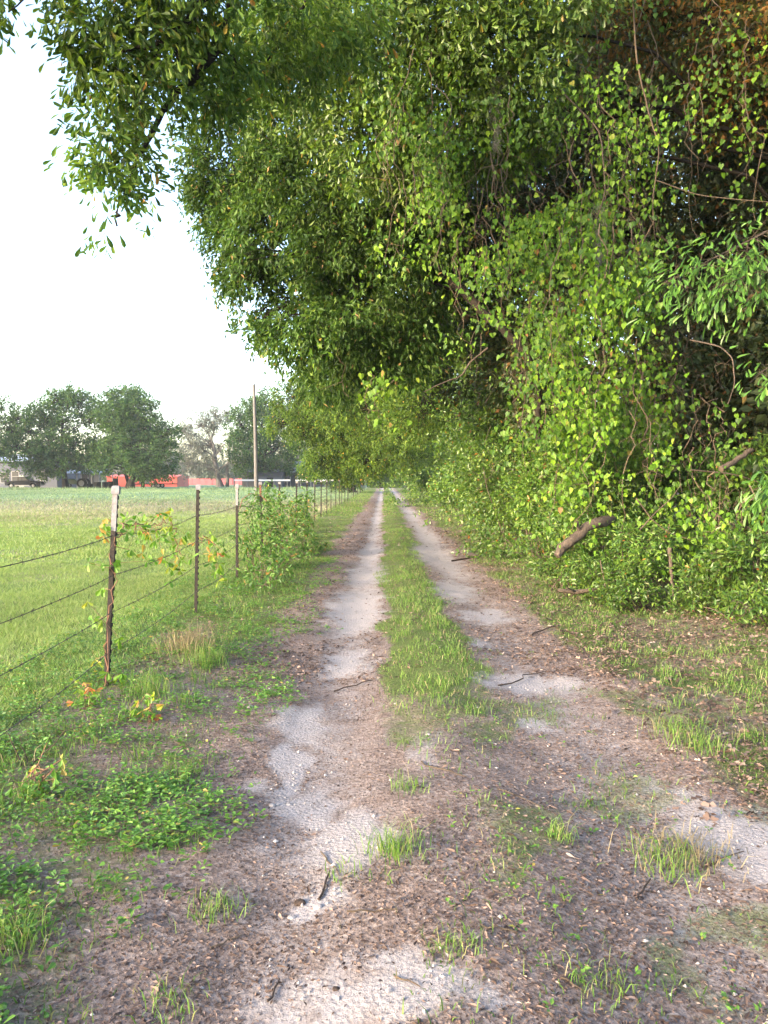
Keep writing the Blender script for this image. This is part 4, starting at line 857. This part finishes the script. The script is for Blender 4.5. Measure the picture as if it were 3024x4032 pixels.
tuft(185, 845, D(855), .09, 30, .05, 'sparse grass tuft on bare soil at the edge of the weeds')
tuft(170, 1005, D(1015), .07, 50, .05, 'sparse grass tuft at the bottom left of the picture')
tuft(18, 940, D(955), .12, 80, .06, 'upright grass tuft among the weeds at the lower left edge')
# twigs and sticks lying on the ground
TW = [(318, 905, 330, 880, .006, 'dark short stick lying on the nearest pale rock patch', DARKTWIG), (322, 858, 338, 884, .004, 'pale bent twig on the sandy left track', TWIG), (345, 922, 395, 928, .004, 'pinkish twig on the litter right of the rock patch', TWIG), (210, 950, 240, 938, .004, 'brown twig on the litter left of the rock patch', TWIG),
      (268, 1010, 280, 985, .005, 'dark chip of bark standing in the litter at the bottom', DARKTWIG), (500, 688, 545, 672, .007, 'dark twig across the right sandy patch', DARKTWIG), (498, 800, 540, 815, .004, 'pale grass stem lying across the right litter', TWIG), (420, 775, 470, 790, .005, 'tan twig right of the thin tuft', TWIG),
      (640, 905, 648, 880, .006, 'dark forked twig on the litter below the right sandy track', DARKTWIG), (700, 868, 740, 855, .004, 'dark twig on the right sandy track', DARKTWIG), (330, 690, 372, 682, .008, 'twig lying in the brown litter of the left track', DARKTWIG), (530, 635, 560, 628, .012, 'dark stick at the right side of the right track', DARKTWIG), (455, 560, 480, 556, .02, 'dark stick across the middle of the right track', DARKTWIG),
      (395, 1000, 420, 1012, .004, 'thin twig at the bottom on the sand rim', TWIG), (480, 950, 520, 958, .004, 'thin twig lying under the small green tuft', TWIG), (560, 1000, 590, 1018, .004, 'thin brown twig at the bottom edge of the picture', TWIG)]
for x0, ya, x1_, yb, ra, lab, mt in TW:
    a = px(x0, ya, D(ya)); b = px(x1_, yb, D(yb)); a[2] = gz(a[0], a[1]) + ra + .006; b[2] = gz(b[0], b[1]) + ra + .006
    g = Geo(); t = np.linspace(0, 1, 6)[:, None]; P = a * (1 - t) + b * t + r.normal(size=(6, 3)) * np.linalg.norm(b - a) * .035 * np.array([1, 1, .2]); g.tube(P, np.linspace(ra, ra * .55, 6) * .8, 5, rough=.2)
    tag(g.build('twig', mt, smooth=True), lab, 'twig', 'twigs on the lane')
ROCK = plain('pale_limestone', (.24, .215, .21), .9, 0, .4, 25, .5)
for x0, y0, s_, lab in [(300, 905, .030, 'pale lump of limestone beside the dark stick'), (318, 912, .024, 'small pale stone right of the limestone lump'), (292, 918, .020, 'small pale stone in front of the limestone lump'), (272, 808, .022, 'flat pale stone at the left rim of the sandy track'), (289, 806, .018, 'small flat stone at the rim of the track, right of the other'), (428, 745, .020, 'pale stone showing in the litter beside the grassy crown'), (336, 1003, .015, 'dark pebble on the nearest sand patch'), (202, 992, .010, 'round tan pebble in the litter at the bottom'), (250, 710, .03, 'grey stone at the edge of the weeds on the left')]:
    c = px(x0, y0, D(y0)); c[2] = gz(c[0], c[1]) + s_ * .25; bm_r = np.random.default_rng(int(x0 * 7 + y0)); g = Geo()
    u = np.linspace(0, math.pi, 8); v = np.linspace(0, 2 * math.pi, 13)[:-1]; U, W_ = np.meshgrid(u, v, indexing='ij'); q = np.stack([np.sin(U) * np.cos(W_), np.sin(U) * np.sin(W_), np.cos(U)], -1)
    q = q * (.75 + .5 * noise(q * 1.3 + x0, 1.5, 2))[..., None] * np.array([1.25, 1, .62]) * s_ ; i = np.arange(7)[:, None] * 12; j = np.arange(12)[None]; j2 = (j + 1) % 12
    q = q * .62; g.add(q.reshape(-1, 3), np.stack([i + j, i + 12 + j, i + 12 + j2, i + j2], -1).reshape(-1, 4)); o = g.build('stone', ROCK if 'dark' not in lab else DARKTWIG); o.location = c; tag(o, lab, 'stone')
# orange-tipped seedling and bare stems at the lower left
for i, (x, y, n, lab, mt) in enumerate([(150, 715, 22, 'orange and yellow leafed seedling in the weeds left of the nearest post foot', CREEPER), (40, 790, 30, 'small dark-leaved shrublet in the weeds at the left edge', WEED), (88, 700, 26, 'yellow-green leafy sprig in the verge weeds, below the nearest post', CREEPER)]):
    c = px(x, y, D(y + 12)); c[2] = gz(c[0], c[1]); P = [c + np.array([0, 0, -.01]), c + np.array([.01, 0, .07]), c + np.array([-.01, .01, .15])]; creeper(P, n, .045, lab, 700 + i, .05, mt, .1, 'weed_plant')
for i, pts in enumerate([[(28, 770, .0), (20, 735, .2)], [(30, 770, 0), (95, 715, .16)], [(22, 772, 0), (5, 730, .2)]]):
    a = px(pts[0][0], 770, D(770)); a[2] = gz(a[0], a[1]); b = px(pts[1][0], pts[1][1], D(770) + .05); g = Geo(); g.tube(limb_path(a, b, .1, 6, .2), np.linspace(.004, .0015, 6), 4)
    tag(g.build('bare_stem', DARKTWIG), ['upright bare stem in the weeds at the left edge', 'bare stem arching right over the weeds at the left edge', 'short bare stem leaning left at the left edge'][i], 'stem')

# ------------------------------------------------------------------ utility pole, far fence, farmyard
POLEW = barkmat('weathered_pole', (.085, .080, .080), (.165, .158, .158), 10)
c = px(256.5, 479, 45); pz = px(256, 380, 45)[2]
root = thing('utility_pole', (c[0], 45, 0), 'bare grey wooden utility pole without wires, standing in the pasture behind the fence', 'pole')
g = Geo(); g.tube([(0, 0, -.3), (-.02, 0, 2), (-.06, 0, 4.5), (-.11, 0, pz - .25)], [.128, .118, .10, .082], 14, rough=.05); g.build('pole_shaft', POLEW, root, smooth=True)
g = Geo(); g.tube([(-.10, 0, pz - .3), (-.085, 0, pz + .15)], [.035, .03], 6); g.build('top_pin', POLEW, root)
DW = 132.0
RAILW = plain('white_rail', (.55, .54, .55), .6, 0, .15, 3)
root = thing('rail_fence', (gx(234, DW), DW, 0), 'low white rail fence along the far side of the pasture', 'fence')
x0, x1_ = gx(234, DW), gx(372, DW); o0 = np.array([x0, DW, 0]); g = Geo(); g.box(0, (x1_ - x0) * .41, -.06, .0, 1.12, 1.38); g.box((x1_ - x0) * .445, (x1_ - x0) * .53, -.06, .0, 1.12, 1.38); g.box((x1_ - x0) * .56, x1_ - x0, -.06, .0, 1.12, 1.38); g.build('rail', RAILW, root)
k = 0; x = x0
while x <= x1_ + .1:
    g = Geo(); h = 1.75 if k in (0, 6) else 1.5; g.tube([(x - x0, .12, -.2), (x - x0, .12, h)], [.13 if h > 1.6 else .10] * 2, 8); g.build('post', POLEW, root); x += 2.28; k += 1
GWALL = plain('grey_siding', (.055, .062, .09), .7, 0, .06, 2); DKWALL = plain('dark_siding', (.035, .037, .045), .7, 0, .15, 2); BLUEROOF = plain('pale_metal_roof', (.27, .32, .38), .5, .1, .06, 1); REDW = plain('red_siding', (.52, .085, .06), .6, 0, .08, 1)
DRED = plain('dull_red_panels', (.33, .075, .085), .7, 0, .10, .6); GLASS = plain('window_glass', (.03, .035, .045), .12, 0, .1, 3); TRIM = plain('white_trim', (.22, .22, .235), .5, 0, .05, 3); NEARBLACK = plain('near_black', (.010, .010, .011), .9, 0, .1, 4, 0, .1); BLK = plain('black_paint', (.004, .005, .008), .4, 0, .1, 4, 0, .08); RUBBER = plain('tyre_rubber', (.008, .008, .009), .9, 0, .1, 4, 0, .1); CHROME = plain('grey_metal', (.16, .16, .17), .5, .4, .05); GREENP = plain('tractor_green', (.03, .07, .035), .4)  # near-black matt tone serves the truck bed, seat, barrels, deck and shed doors
def gable(name, xc, y, w_, dep, eave, ridge, wall, roofm, label, ridge_axis='x', over=.4, rx=None, cat='building'):
    root = thing(name, (xc, y, 0), label, cat); g = Geo()
    if ridge_axis == 'x':
        V = [(-w_ / 2, 0, -.2), (w_ / 2, 0, -.2), (w_ / 2, dep, -.2), (-w_ / 2, dep, -.2), (-w_ / 2, 0, eave), (w_ / 2, 0, eave), (w_ / 2, dep, eave), (-w_ / 2, dep, eave), (-w_ / 2, dep / 2, ridge), (w_ / 2, dep / 2, ridge)]
        g.add(V, [[0, 1, 5, 4], [2, 3, 7, 6]]); g.add(V, [[1, 2, 6, 9, 5], [3, 0, 4, 8, 7]])
        rg = Geo(); o_ = over; sl = (ridge - eave) / (dep / 2)
        for s_ in (0, 1):
            ya, yb = (-o_, dep / 2) if s_ == 0 else (dep + o_, dep / 2); za = eave - o_ * sl + .05
            Q = [(-w_ / 2 - o_, ya, za), (w_ / 2 + o_, ya, za), (w_ / 2 + o_, yb, ridge + .05), (-w_ / 2 - o_, yb, ridge + .05)]
            rg.add(Q + [(a, b, c_ + .12) for a, b, c_ in Q], [[0, 3, 2, 1], [4, 5, 6, 7], [0, 1, 5, 4], [1, 2, 6, 5], [3, 0, 4, 7]])
    else:
        r0 = 0 if rx is None else rx
        V = [(-w_ / 2, 0, -.2), (w_ / 2, 0, -.2), (w_ / 2, 0, eave), (r0, 0, ridge), (-w_ / 2, 0, eave)]; V += [(a, dep, c_) for a, b, c_ in V]
        g.add(V, [[0, 1, 2, 3, 4], [6, 5, 9, 8, 7]]); g.add(V, [[1, 6, 7, 2], [5, 0, 4, 9]])
        rg = Geo()
        for xe, sg in ((-w_ / 2, -1), (w_ / 2, 1)):
            run = abs(xe - r0); sl = (ridge - eave) / run; Q = [(xe + sg * over, -over, eave - over * sl + .05), (r0, -over, ridge + .05), (r0, dep + over, ridge + .05), (xe + sg * over, dep + over, eave - over * sl + .05)]
            rg.add(Q + [(a, b, c_ + .12) for a, b, c_ in Q], [[0, 1, 2, 3], [4, 7, 6, 5], [0, 4, 5, 1], [2, 6, 7, 3], [0, 3, 7, 4]])
    g.build('wall', wall, root); rg.build('roof', roofm, root); return root
def window(root, x, z, w_, h, y=0.0, name='window'):
    g = Geo(); f = .09
    g.box(x - w_ / 2, x + w_ / 2, y - .06, y - .005, z, z + f); g.box(x - w_ / 2, x + w_ / 2, y - .06, y - .005, z + h - f, z + h); g.box(x - w_ / 2, x - w_ / 2 + f, y - .058, y - .005, z + f, z + h - f); g.box(x + w_ / 2 - f, x + w_ / 2, y - .058, y - .005, z + f, z + h - f); g.box(x - w_ / 2 + f, x + w_ / 2 - f, y - .05, y - .01, z + h / 2 - .03, z + h / 2 + .03)
    o = g.build(name, TRIM, root); p = Geo(); p.box(x - w_ / 2 + f, x + w_ / 2 - f, y - .03, y - .008, z + f, z + h - f); p.build('pane', GLASS, o); return o
# grey house at the left edge
hx0, hx1 = gx(-70, 130), gx(57, 130)
hs = gable('grey_house', (hx0 + hx1) / 2, 130, hx1 - hx0, 12, 4.4, 5.6, GWALL, BLUEROOF, 'long grey house behind the parked pickup at the left edge', 'x'); cx = (hx0 + hx1) / 2
for xx, z, w_, h in ((5, .75, 1.5, 1.9), (15.5, 1.0, 1.3, 1.8), (43.5, 1.1, 1.1, 1.6), (-20, 1., 1.4, 1.8)): window(hs, gx(xx, 130) - cx, z, w_, h)
g = Geo(); g.box(gx(19, 130) - cx, gx(24, 130) - cx, -.08, -.004, .0, 2.15); g.build('door', TRIM, hs)
# metal roofed carport with tractor and bins
c0 = gx(66, 127); root = thing('carport', (c0, 127, 0), 'open carport with a pale metal roof under the trees right of the grey house', 'carport')
wdt = gx(99, 127) - c0; g = Geo(); Q = [(-.3, -.4, 2.35), (wdt + .3, -.4, 2.35), (wdt + .3, 3.2, 3.1), (-.3, 3.2, 3.1)]; Q2 = [(-.3, 6.8, 2.35), (wdt + .3, 6.8, 2.35)]
g.add(Q + [(a, b, c_ + .1) for a, b, c_ in Q], [[0, 3, 2, 1], [4, 5, 6, 7], [0, 1, 5, 4], [1, 2, 6, 5], [3, 0, 4, 7]]); g.add([Q[3], Q[2], Q2[1], Q2[0]], [[0, 1, 2, 3]]); g.build('roof', BLUEROOF, root)
for xx in (0, wdt / 3, 2 * wdt / 3, wdt):
    for yy in (0, 6.4): g = Geo(); g.box(xx - .07, xx + .07, yy - .07, yy + .07, -.1, 2.36); g.build('post', TRIM, root)
g = Geo(); g.box(0, wdt * .55, 6.5, 6.6, 0, 2.3); g.build('back_wall', GWALL, root)
def wheel(root, x, y, rad, wid, name='wheel'):
    an = np.linspace(0, 2 * math.pi, 21)[:-1]; g = Geo(); V = []
    for yy, rr_ in ((-wid / 2, rad * .6), (-wid / 2, rad * .92), (-wid / 2 + wid * .15, rad), (wid / 2 - wid * .15, rad), (wid / 2, rad * .92), (wid / 2, rad * .6)): V += [(x + rr_ * math.cos(a), y + yy, rad + rr_ * math.sin(a)) for a in an]
    Fq = [[i * 20 + j, i * 20 + (j + 1) % 20, i * 20 + 20 + (j + 1) % 20, i * 20 + 20 + j] for i in range(5) for j in range(20)]; g.add(V, Fq); w_ = g.build(name, RUBBER, root, smooth=True)
    g = Geo(); V = []
    for yy, rr_ in ((-wid / 2 + .02, rad * .6), (-wid / 2 + .05, rad * .25), (-wid / 2 - .01, rad * .18)): V += [(x + rr_ * math.cos(a), y + yy, rad + rr_ * math.sin(a)) for a in an]
    g.add(V, [[i * 20 + j, i * 20 + (j + 1) % 20, i * 20 + 20 + (j + 1) % 20, i * 20 + 20 + j] for i in range(2) for j in range(20)]); g.add(V[40:], [list(range(20))]); g.build('rim', CHROME, w_, smooth=True)
def prof(g, pts, y0, y1, inset=0.0):
    n = len(pts); V = [(x, y0 + inset, z) for x, z in pts] + [(x, y1 - inset, z) for x, z in pts]
    g.add(V, [list(range(n))]); g.add(V, [list(range(2 * n - 1, n - 1, -1))]); g.add(V, [[i + n, (i + 1) % n + n, (i + 1) % n, i] for i in range(n)])
def pickup():
    t0 = gx(22, 121); root = thing('pickup_truck', (t0, 121, 0), 'black pickup truck parked side-on in front of the grey house, facing right', 'pickup')
    g = Geo(); prof(g, [(-2.75, .48), (-2.4, .42), (-2.3, .42), (-2.2, .75), (-1.9, .92), (-1.6, .92), (-1.3, .75), (-1.2, .42), (1.15, .42), (1.25, .75), (1.55, .92), (1.85, .92), (2.15, .75), (2.25, .42), (2.75, .5), (2.82, .7), (2.78, 1.0), (2.55, 1.10), (1.2, 1.18), (-2.75, 1.14)], 0, 1.85)
    g.build('body', BLK, root)
    g = Geo(); prof(g, [(-.75, 1.16), (-.72, 1.72), (-.6, 1.80), (.35, 1.80), (.55, 1.72), (1.25, 1.175)], .1, 1.75); cab = g.build('cab', BLK, root)
    g = Geo(); prof(g, [(-.6, 1.22), (-.58, 1.68), (-.12, 1.70), (-.12, 1.22)], .092, .105); prof(g, [(-.02, 1.22), (-.02, 1.70), (.36, 1.70), (.92, 1.22)], .092, .105); g.build('side_window', GLASS, cab)
    g = Geo(); g.add([(.62, .2, 1.685), (1.22, .2, 1.215), (1.22, 1.65, 1.215), (.62, 1.65, 1.685)], [[0, 1, 2, 3]]); g.build('windscreen', CHROME, cab)
    g = Geo(); g.box(-2.7, -.8, .12, 1.73, 1.139, 1.15); g.build('bed', NEARBLACK, root)
    g = Geo(); g.box(2.74, 2.92, .1, 1.75, .45, .66); g.build('bumper', CHROME, root)
    g = Geo(); g.box(-2.92, -2.73, .1, 1.75, .48, .64); g.build('bumper', CHROME, root)
    for yy in (.12, 1.45): g = Geo(); g.box(2.72, 2.83, yy, yy + .28, .74, .92); g.build('headlight', TRIM, root)
    g = Geo(); g.box(-1.15, 1.1, -.02, 0, .40, .52); g.build('side_step', CHROME, root)
    for xx in (-1.75, 1.7):
        for yy in (.12, 1.73): wheel(root, xx, yy, .39, .26)
pickup()
def tractor():
    t0 = gx(76, 124); root = thing('tractor', (t0, 124, 0), 'dark old tractor with big rear wheels under the trees, right of the pickup', 'tractor')
    g = Geo(); prof(g, [(-2.0, .7), (-.2, .6), (-.2, 1.25), (-.5, 1.5), (-1.9, 1.42)], .5, 1.2); g.build('hood', GREENP, root)
    g = Geo(); prof(g, [(-.2, .55), (1.2, .55), (1.2, 1.0), (-.2, 1.2)], .35, 1.35); g.build('chassis', GREENP, root)
    g = Geo(); prof(g, [(.5, 1.0), (1.0, 1.0), (1.15, 1.55), (1.02, 1.55), (.9, 1.15), (.5, 1.12)], .6, 1.1); g.build('seat', NEARBLACK, root)
    g = Geo(); g.tube([(-1.5, .85, 1.4), (-1.5, .85, 2.0)], [.04, .04], 8); g.build('exhaust', CHROME, root)
    g = Geo(); g.tube([(.0, .85, 1.2), (.25, .85, 1.6)], [.03, .03], 6); g.build('steering_column', NEARBLACK, root)
    for yy in (.05, 1.65): wheel(root, .9, yy, .78, .4)
    for yy in (.3, 1.4): wheel(root, -1.7, yy, .40, .22)
tractor()
def barrel(x, d, rad, h, lab, mat):
    root = thing('barrel', (gx(x, d), d, 0), lab, 'barrel', 'dark barrels under the trees'); g = Geo(); zz = np.array([0, .02, .3, .33, .36, .64, .67, .7, .98, 1.0]) * h; rr_ = rad * np.array([.97, 1, 1, 1.05, 1, 1, 1.05, 1, 1, .97])
    g.tube(np.stack([0 * zz, 0 * zz, zz], -1), rr_, 18); g.build('drum', mat, root, smooth=False); g = Geo(); g.tube([(0, 0, h), (0, 0, h + .02)], [rad * .9] * 2, 18); g.build('lid', mat, root)
for x, rd, h, lab in ((89, .55, .7, 'low dark barrel nearest the tractor, first of the row under the trees'), (97.5, .55, .95, 'second dark barrel from the tractor under the trees'), (105.5, .55, .95, 'third dark barrel from the tractor under the trees'), (111, .5, 1.05, 'fourth dark barrel from the tractor'), (115.5, .42, 1.55, 'tallest dark barrel, last of the row, left of the wide tree trunk')): barrel(x, 124, rd, h, lab, BLK if x > 100 else NEARBLACK)
t0 = gx(152, 126); root = thing('flatbed_trailer', (t0, 126, 0), 'low flatbed trailer parked before the red building, right of the wide tree trunk', 'trailer')
g = Geo(); g.box(-2.4, 3.6, 0, 1.9, .58, .72); g.build('deck', NEARBLACK, root); g = Geo(); g.tube([(-2.4, .5, .6), (-4.2, .95, .55)], [.06, .05], 6); g.tube([(-2.4, 1.4, .6), (-4.2, .95, .55)], [.06, .05], 6); g.build('drawbar', NEARBLACK, root); g = Geo(); g.box(-2.2, -.9, .2, 1.7, .721, 1.65); g.build('load', CHROME, root)
for xx in (.2, 1.1):
    for yy in (-.12, 2.02): wheel(root, xx, yy, .36, .22)
for xx in (-1.5, 3.3): g = Geo(); g.box(xx - .05, xx + .05, .0, .1, .72, 1.15); g.build('stake', NEARBLACK, root)
rb = gable('red_building', gx(142, 150), 150, gx(177, 150) - gx(107, 150), 9, 1.8, 2.15, REDW, REDW, 'bright red low building behind the wide field oak', 'x', .2)
g = Geo(); g.box(-3, -1.2, -.06, -.004, 0, 1.65); g.build('door', DRED, rb)
x0, x1_ = gx(172, 195), gx(252, 195); root = thing('red_wall', (x0, 195, 0), 'long dull red panel wall far behind the mossy grey tree', 'wall'); g = Geo(); n = 12
for k in range(n): a, b = (x1_ - x0) * k / n, (x1_ - x0) * (k + 1) / n; g.box(a + .01, b - .01, 0, .15, -.1, 1.55)
g.build('panels', DRED, root)
for k in range(n + 1): g = Geo(); g.box((x1_ - x0) * k / n - .09, (x1_ - x0) * k / n + .09, -.08, -.003, -.1, 1.62); g.build('post', DRED, root)
# grey barn and dark sheds by the lane end
bx = gx(322, 148); b_ = gable('grey_barn', bx, 148, gx(360, 148) - gx(283, 148), 11, 2.6, 4.3, GWALL, BLUEROOF, 'grey barn with a pale metal porch roof beside the far rail fence', 'y', .3, rx=-3.2)
w0 = -(gx(360, 148) - gx(283, 148)) / 2
for k in range(24): pass
window(b_, gx(302, 148) - bx, .7, 1.5, 1.7); window(b_, gx(318, 148) - bx, .8, 1.2, 1.5)
g = Geo(); g.box(gx(290, 148) - bx, gx(346, 148) - bx, -2.6, -.01, 2.75, 2.9); g.build('porch_roof', BLUEROOF, b_)
g = Geo(); g.box(gx(295, 148) - bx, gx(306, 148) - bx, -.6, -.3, 3.0, 4.9); g.build('dormer', BLUEROOF, b_); window(b_, gx(298, 148) - bx, 3.4, .8, 1.0, -.6)
for xx in (292, 299, 312, 326, 344): g = Geo(); q = gx(xx, 148) - bx; g.box(q - .09, q + .09, -2.5, -2.32, -.1, 2.76); g.build('post', TRIM, b_)
sx = gx(262, 146); sh = gable('dark_shed', sx, 146, gx(287, 146) - gx(247, 146), 7, 2.7, 3.2, DKWALL, DKWALL, 'long dark shed behind the pole, left of the grey barn', 'x', .25)
g = Geo(); g.box(1.5, 4.0, -.05, -.004, 0, 2.1); g.build('door', NEARBLACK, sh); g = Geo(); g.box(-3.8, -2.9, -.04, -.004, 1.0, 1.9); g.build('window', GLASS, sh)
sx2 = gx(270, 139); s2 = gable('small_shed', sx2, 139, 4.2, 4, 2.0, 2.6, plain('charcoal_boards', (.05, .055, .07), .7), DKWALL, 'small charcoal shed between the dark shed and the grey barn', 'x', .2); g = Geo(); g.box(-.6, .6, -.05, -.004, 0, 1.7); g.build('door', NEARBLACK, s2)
# second thin pole by the barn
g = Geo(); c = px(298.5, 479, 140); zt = px(298, 452, 140)[2]; g.tube([(0, 0, -.2), (0, 0, zt)], [.14, .10], 8); o = g.build('utility_pole', POLEW); o.location = (c[0], 140, 0); tag(o, 'thin distant pole in front of the grey barn', 'pole')

# trees of the farmyard, each with its own crown
def field_tree(cx, d, trunk_x, lobes, lab, seed, n, mat=OAK_FAR, L=.42, W=.24, tr=.42, gap=.38, name='field_oak', bark=DARKBARK, per=13, extra=(), droop=.3, inner=.35):
    lb = [(px(x, y, d + dd), np.array([rp, rp * 1.1, rp * asp]) * d / F) for x, y, rp, asp, dd in lobes]
    top = px(cx, min(l[1] for l in lobes) + 22, d)
    t = tree(name, (gx(trunk_x, d), d), top, tr, lb, lab, n, per, 1.0, L, W, QUAD, mat, bark, seed, gap=gap, freq=.42, droop=droop, twigs=True, inner=inner, limb_r=.4, group='trees of the farmyard')
    for x2 in extra:
        g = Geo(); o = np.array(t.location); b = np.array([gx(x2, d), d + 1, -.2]); g.tube(limb_path(b, px(x2 + 4, 440, d), .1, 8, .15), np.linspace(tr * .6, tr * .25, 8), 8, rough=.15); g.build('trunk', bark, t, smooth=True, loc=o)
field_tree(-6, 117, -14, [(-14, 440, 30, .8, 0), (10, 432, 16, .7, 2), (2, 408, 14, .7, 0), (22, 418, 10, .6, 0), (18, 450, 16, .7, 0), (-4, 462, 22, .6, -2), (30, 445, 9, .6, 0)], 'leafy tree cut off by the left edge, in front of the grey house', 801, 900)
field_tree(62, 122, 65.5, [(58, 402, 14, .75, 0), (80, 403, 17, .8, 1), (44, 415, 17, .7, 0), (66, 420, 18, .75, 0), (92, 420, 13, .8, 0), (28, 432, 17, .7, 0), (48, 440, 20, .8, -2), (75, 445, 22, .8, 0), (30, 455, 16, .7, 1), (58, 462, 20, .6, -1), (84, 462, 15, .6, 0), (38, 468, 14, .5, 0), (100, 448, 12, .8, 0), (54, 394, 8, .7, 0), (75, 395, 9, .7, 0), (22, 462, 9, .7, 0)], 'wide dark oak over the carport and tractor, left of the fence post', 802, 2600, gap=.40)
field_tree(132, 120, 130.5, [(124, 401, 19, .8, 0), (140, 408, 18, .8, 0), (112, 415, 15, .9, 0), (128, 425, 24, .8, 1), (150, 428, 16, .8, 0), (164, 438, 13, .8, 0), (115, 448, 20, .8, 0), (140, 450, 26, .75, -1), (160, 458, 18, .8, 0), (125, 464, 22, .55, 0), (150, 468, 22, .45, 0), (106, 464, 14, .7, 0), (172, 430, 7, .9, 0)], 'tallest rounded dark oak in front of the red building', 803, 2900, extra=(141, 124), tr=.5)
field_tree(212, 150, 220, [(200, 425, 16, .8, 0), (216, 415, 14, .8, 0), (228, 412, 12, .8, 2), (190, 445, 15, .8, 0), (210, 445, 18, .8, 0), (232, 440, 15, .9, 0), (188, 465, 14, .7, 0), (206, 466, 15, .6, 0), (182, 432, 9, .9, 0), (236, 462, 12, .6, 0)], 'greyish mossy tree with a forked trunk and thin crown', 804, 1250, GREYMOSS, .40, .16, .62, .43, name='mossy_tree', bark=barkmat('grey_bark', (.07, .062, .058), (.17, .155, .145)), droop=.9, extra=(226,))
field_tree(262, 142, 258, [(250, 408, 15, .8, 0), (266, 402, 14, .8, 0), (240, 425, 14, .9, 0), (262, 425, 22, .8, 0), (280, 420, 12, .9, 0), (246, 448, 20, .8, 0), (270, 448, 24, .75, -1), (290, 446, 13, .9, 0), (250, 466, 17, .5, 0), (272, 468, 18, .45, 0)], 'big green oak behind the utility pole', 805, 2400, tr=.5)
field_tree(292, 172, 292, [(285, 458, 16, .8, 0), (302, 455, 14, .9, 0), (294, 468, 20, .6, 0), (312, 462, 14, .8, 0)], 'low brownish tree behind the dark shed', 806, 800, BROWNTREE)
rr_ = np.random.default_rng(91); lb = []
for k in range(70):
    x = -60 + 500 * rr_.random(); y = 474 - (12 + 10 * math.sin(x * .05) * .6) * rr_.random(); lb.append((px(x, y, 255 + 30 * rr_.random()), np.array([5.5, 5, 3.2]) * (.7 + .5 * rr_.random())))
p, dr, k, C = clumps(lb, 3800, .40, .2, .3, 92); g = Geo(); foliage(g, p, dr, 8, 1.6, 1.1, .7, QUAD, 93, .3, .6); tag(g.build('distant_wood', BROWNTREE), 'low grey-green line of distant woods behind the farm', 'woods', kind='stuff')

# ------------------------------------------------------------------ evening haze over the farm
m = bpy.data.materials.new('evening_haze'); m.use_nodes = True; nt = m.node_tree; nt.nodes.remove(nt.nodes['Principled BSDF'])
pv = nt.nodes.new('ShaderNodeVolumePrincipled'); pv.inputs['Color'].default_value = (.86, .92, 1.0, 1); pv.inputs['Density'].default_value = .00028; pv.inputs['Anisotropy'].default_value = .2
nt.links.new(pv.outputs[0], nt.nodes['Material Output'].inputs['Volume'])
g = Geo(); g.box(-240, 240, -30, 330, -1.6, 27); tag(g.build('haze', m), 'thin evening haze lying over the pasture and farmyard', 'haze', kind='stuff')
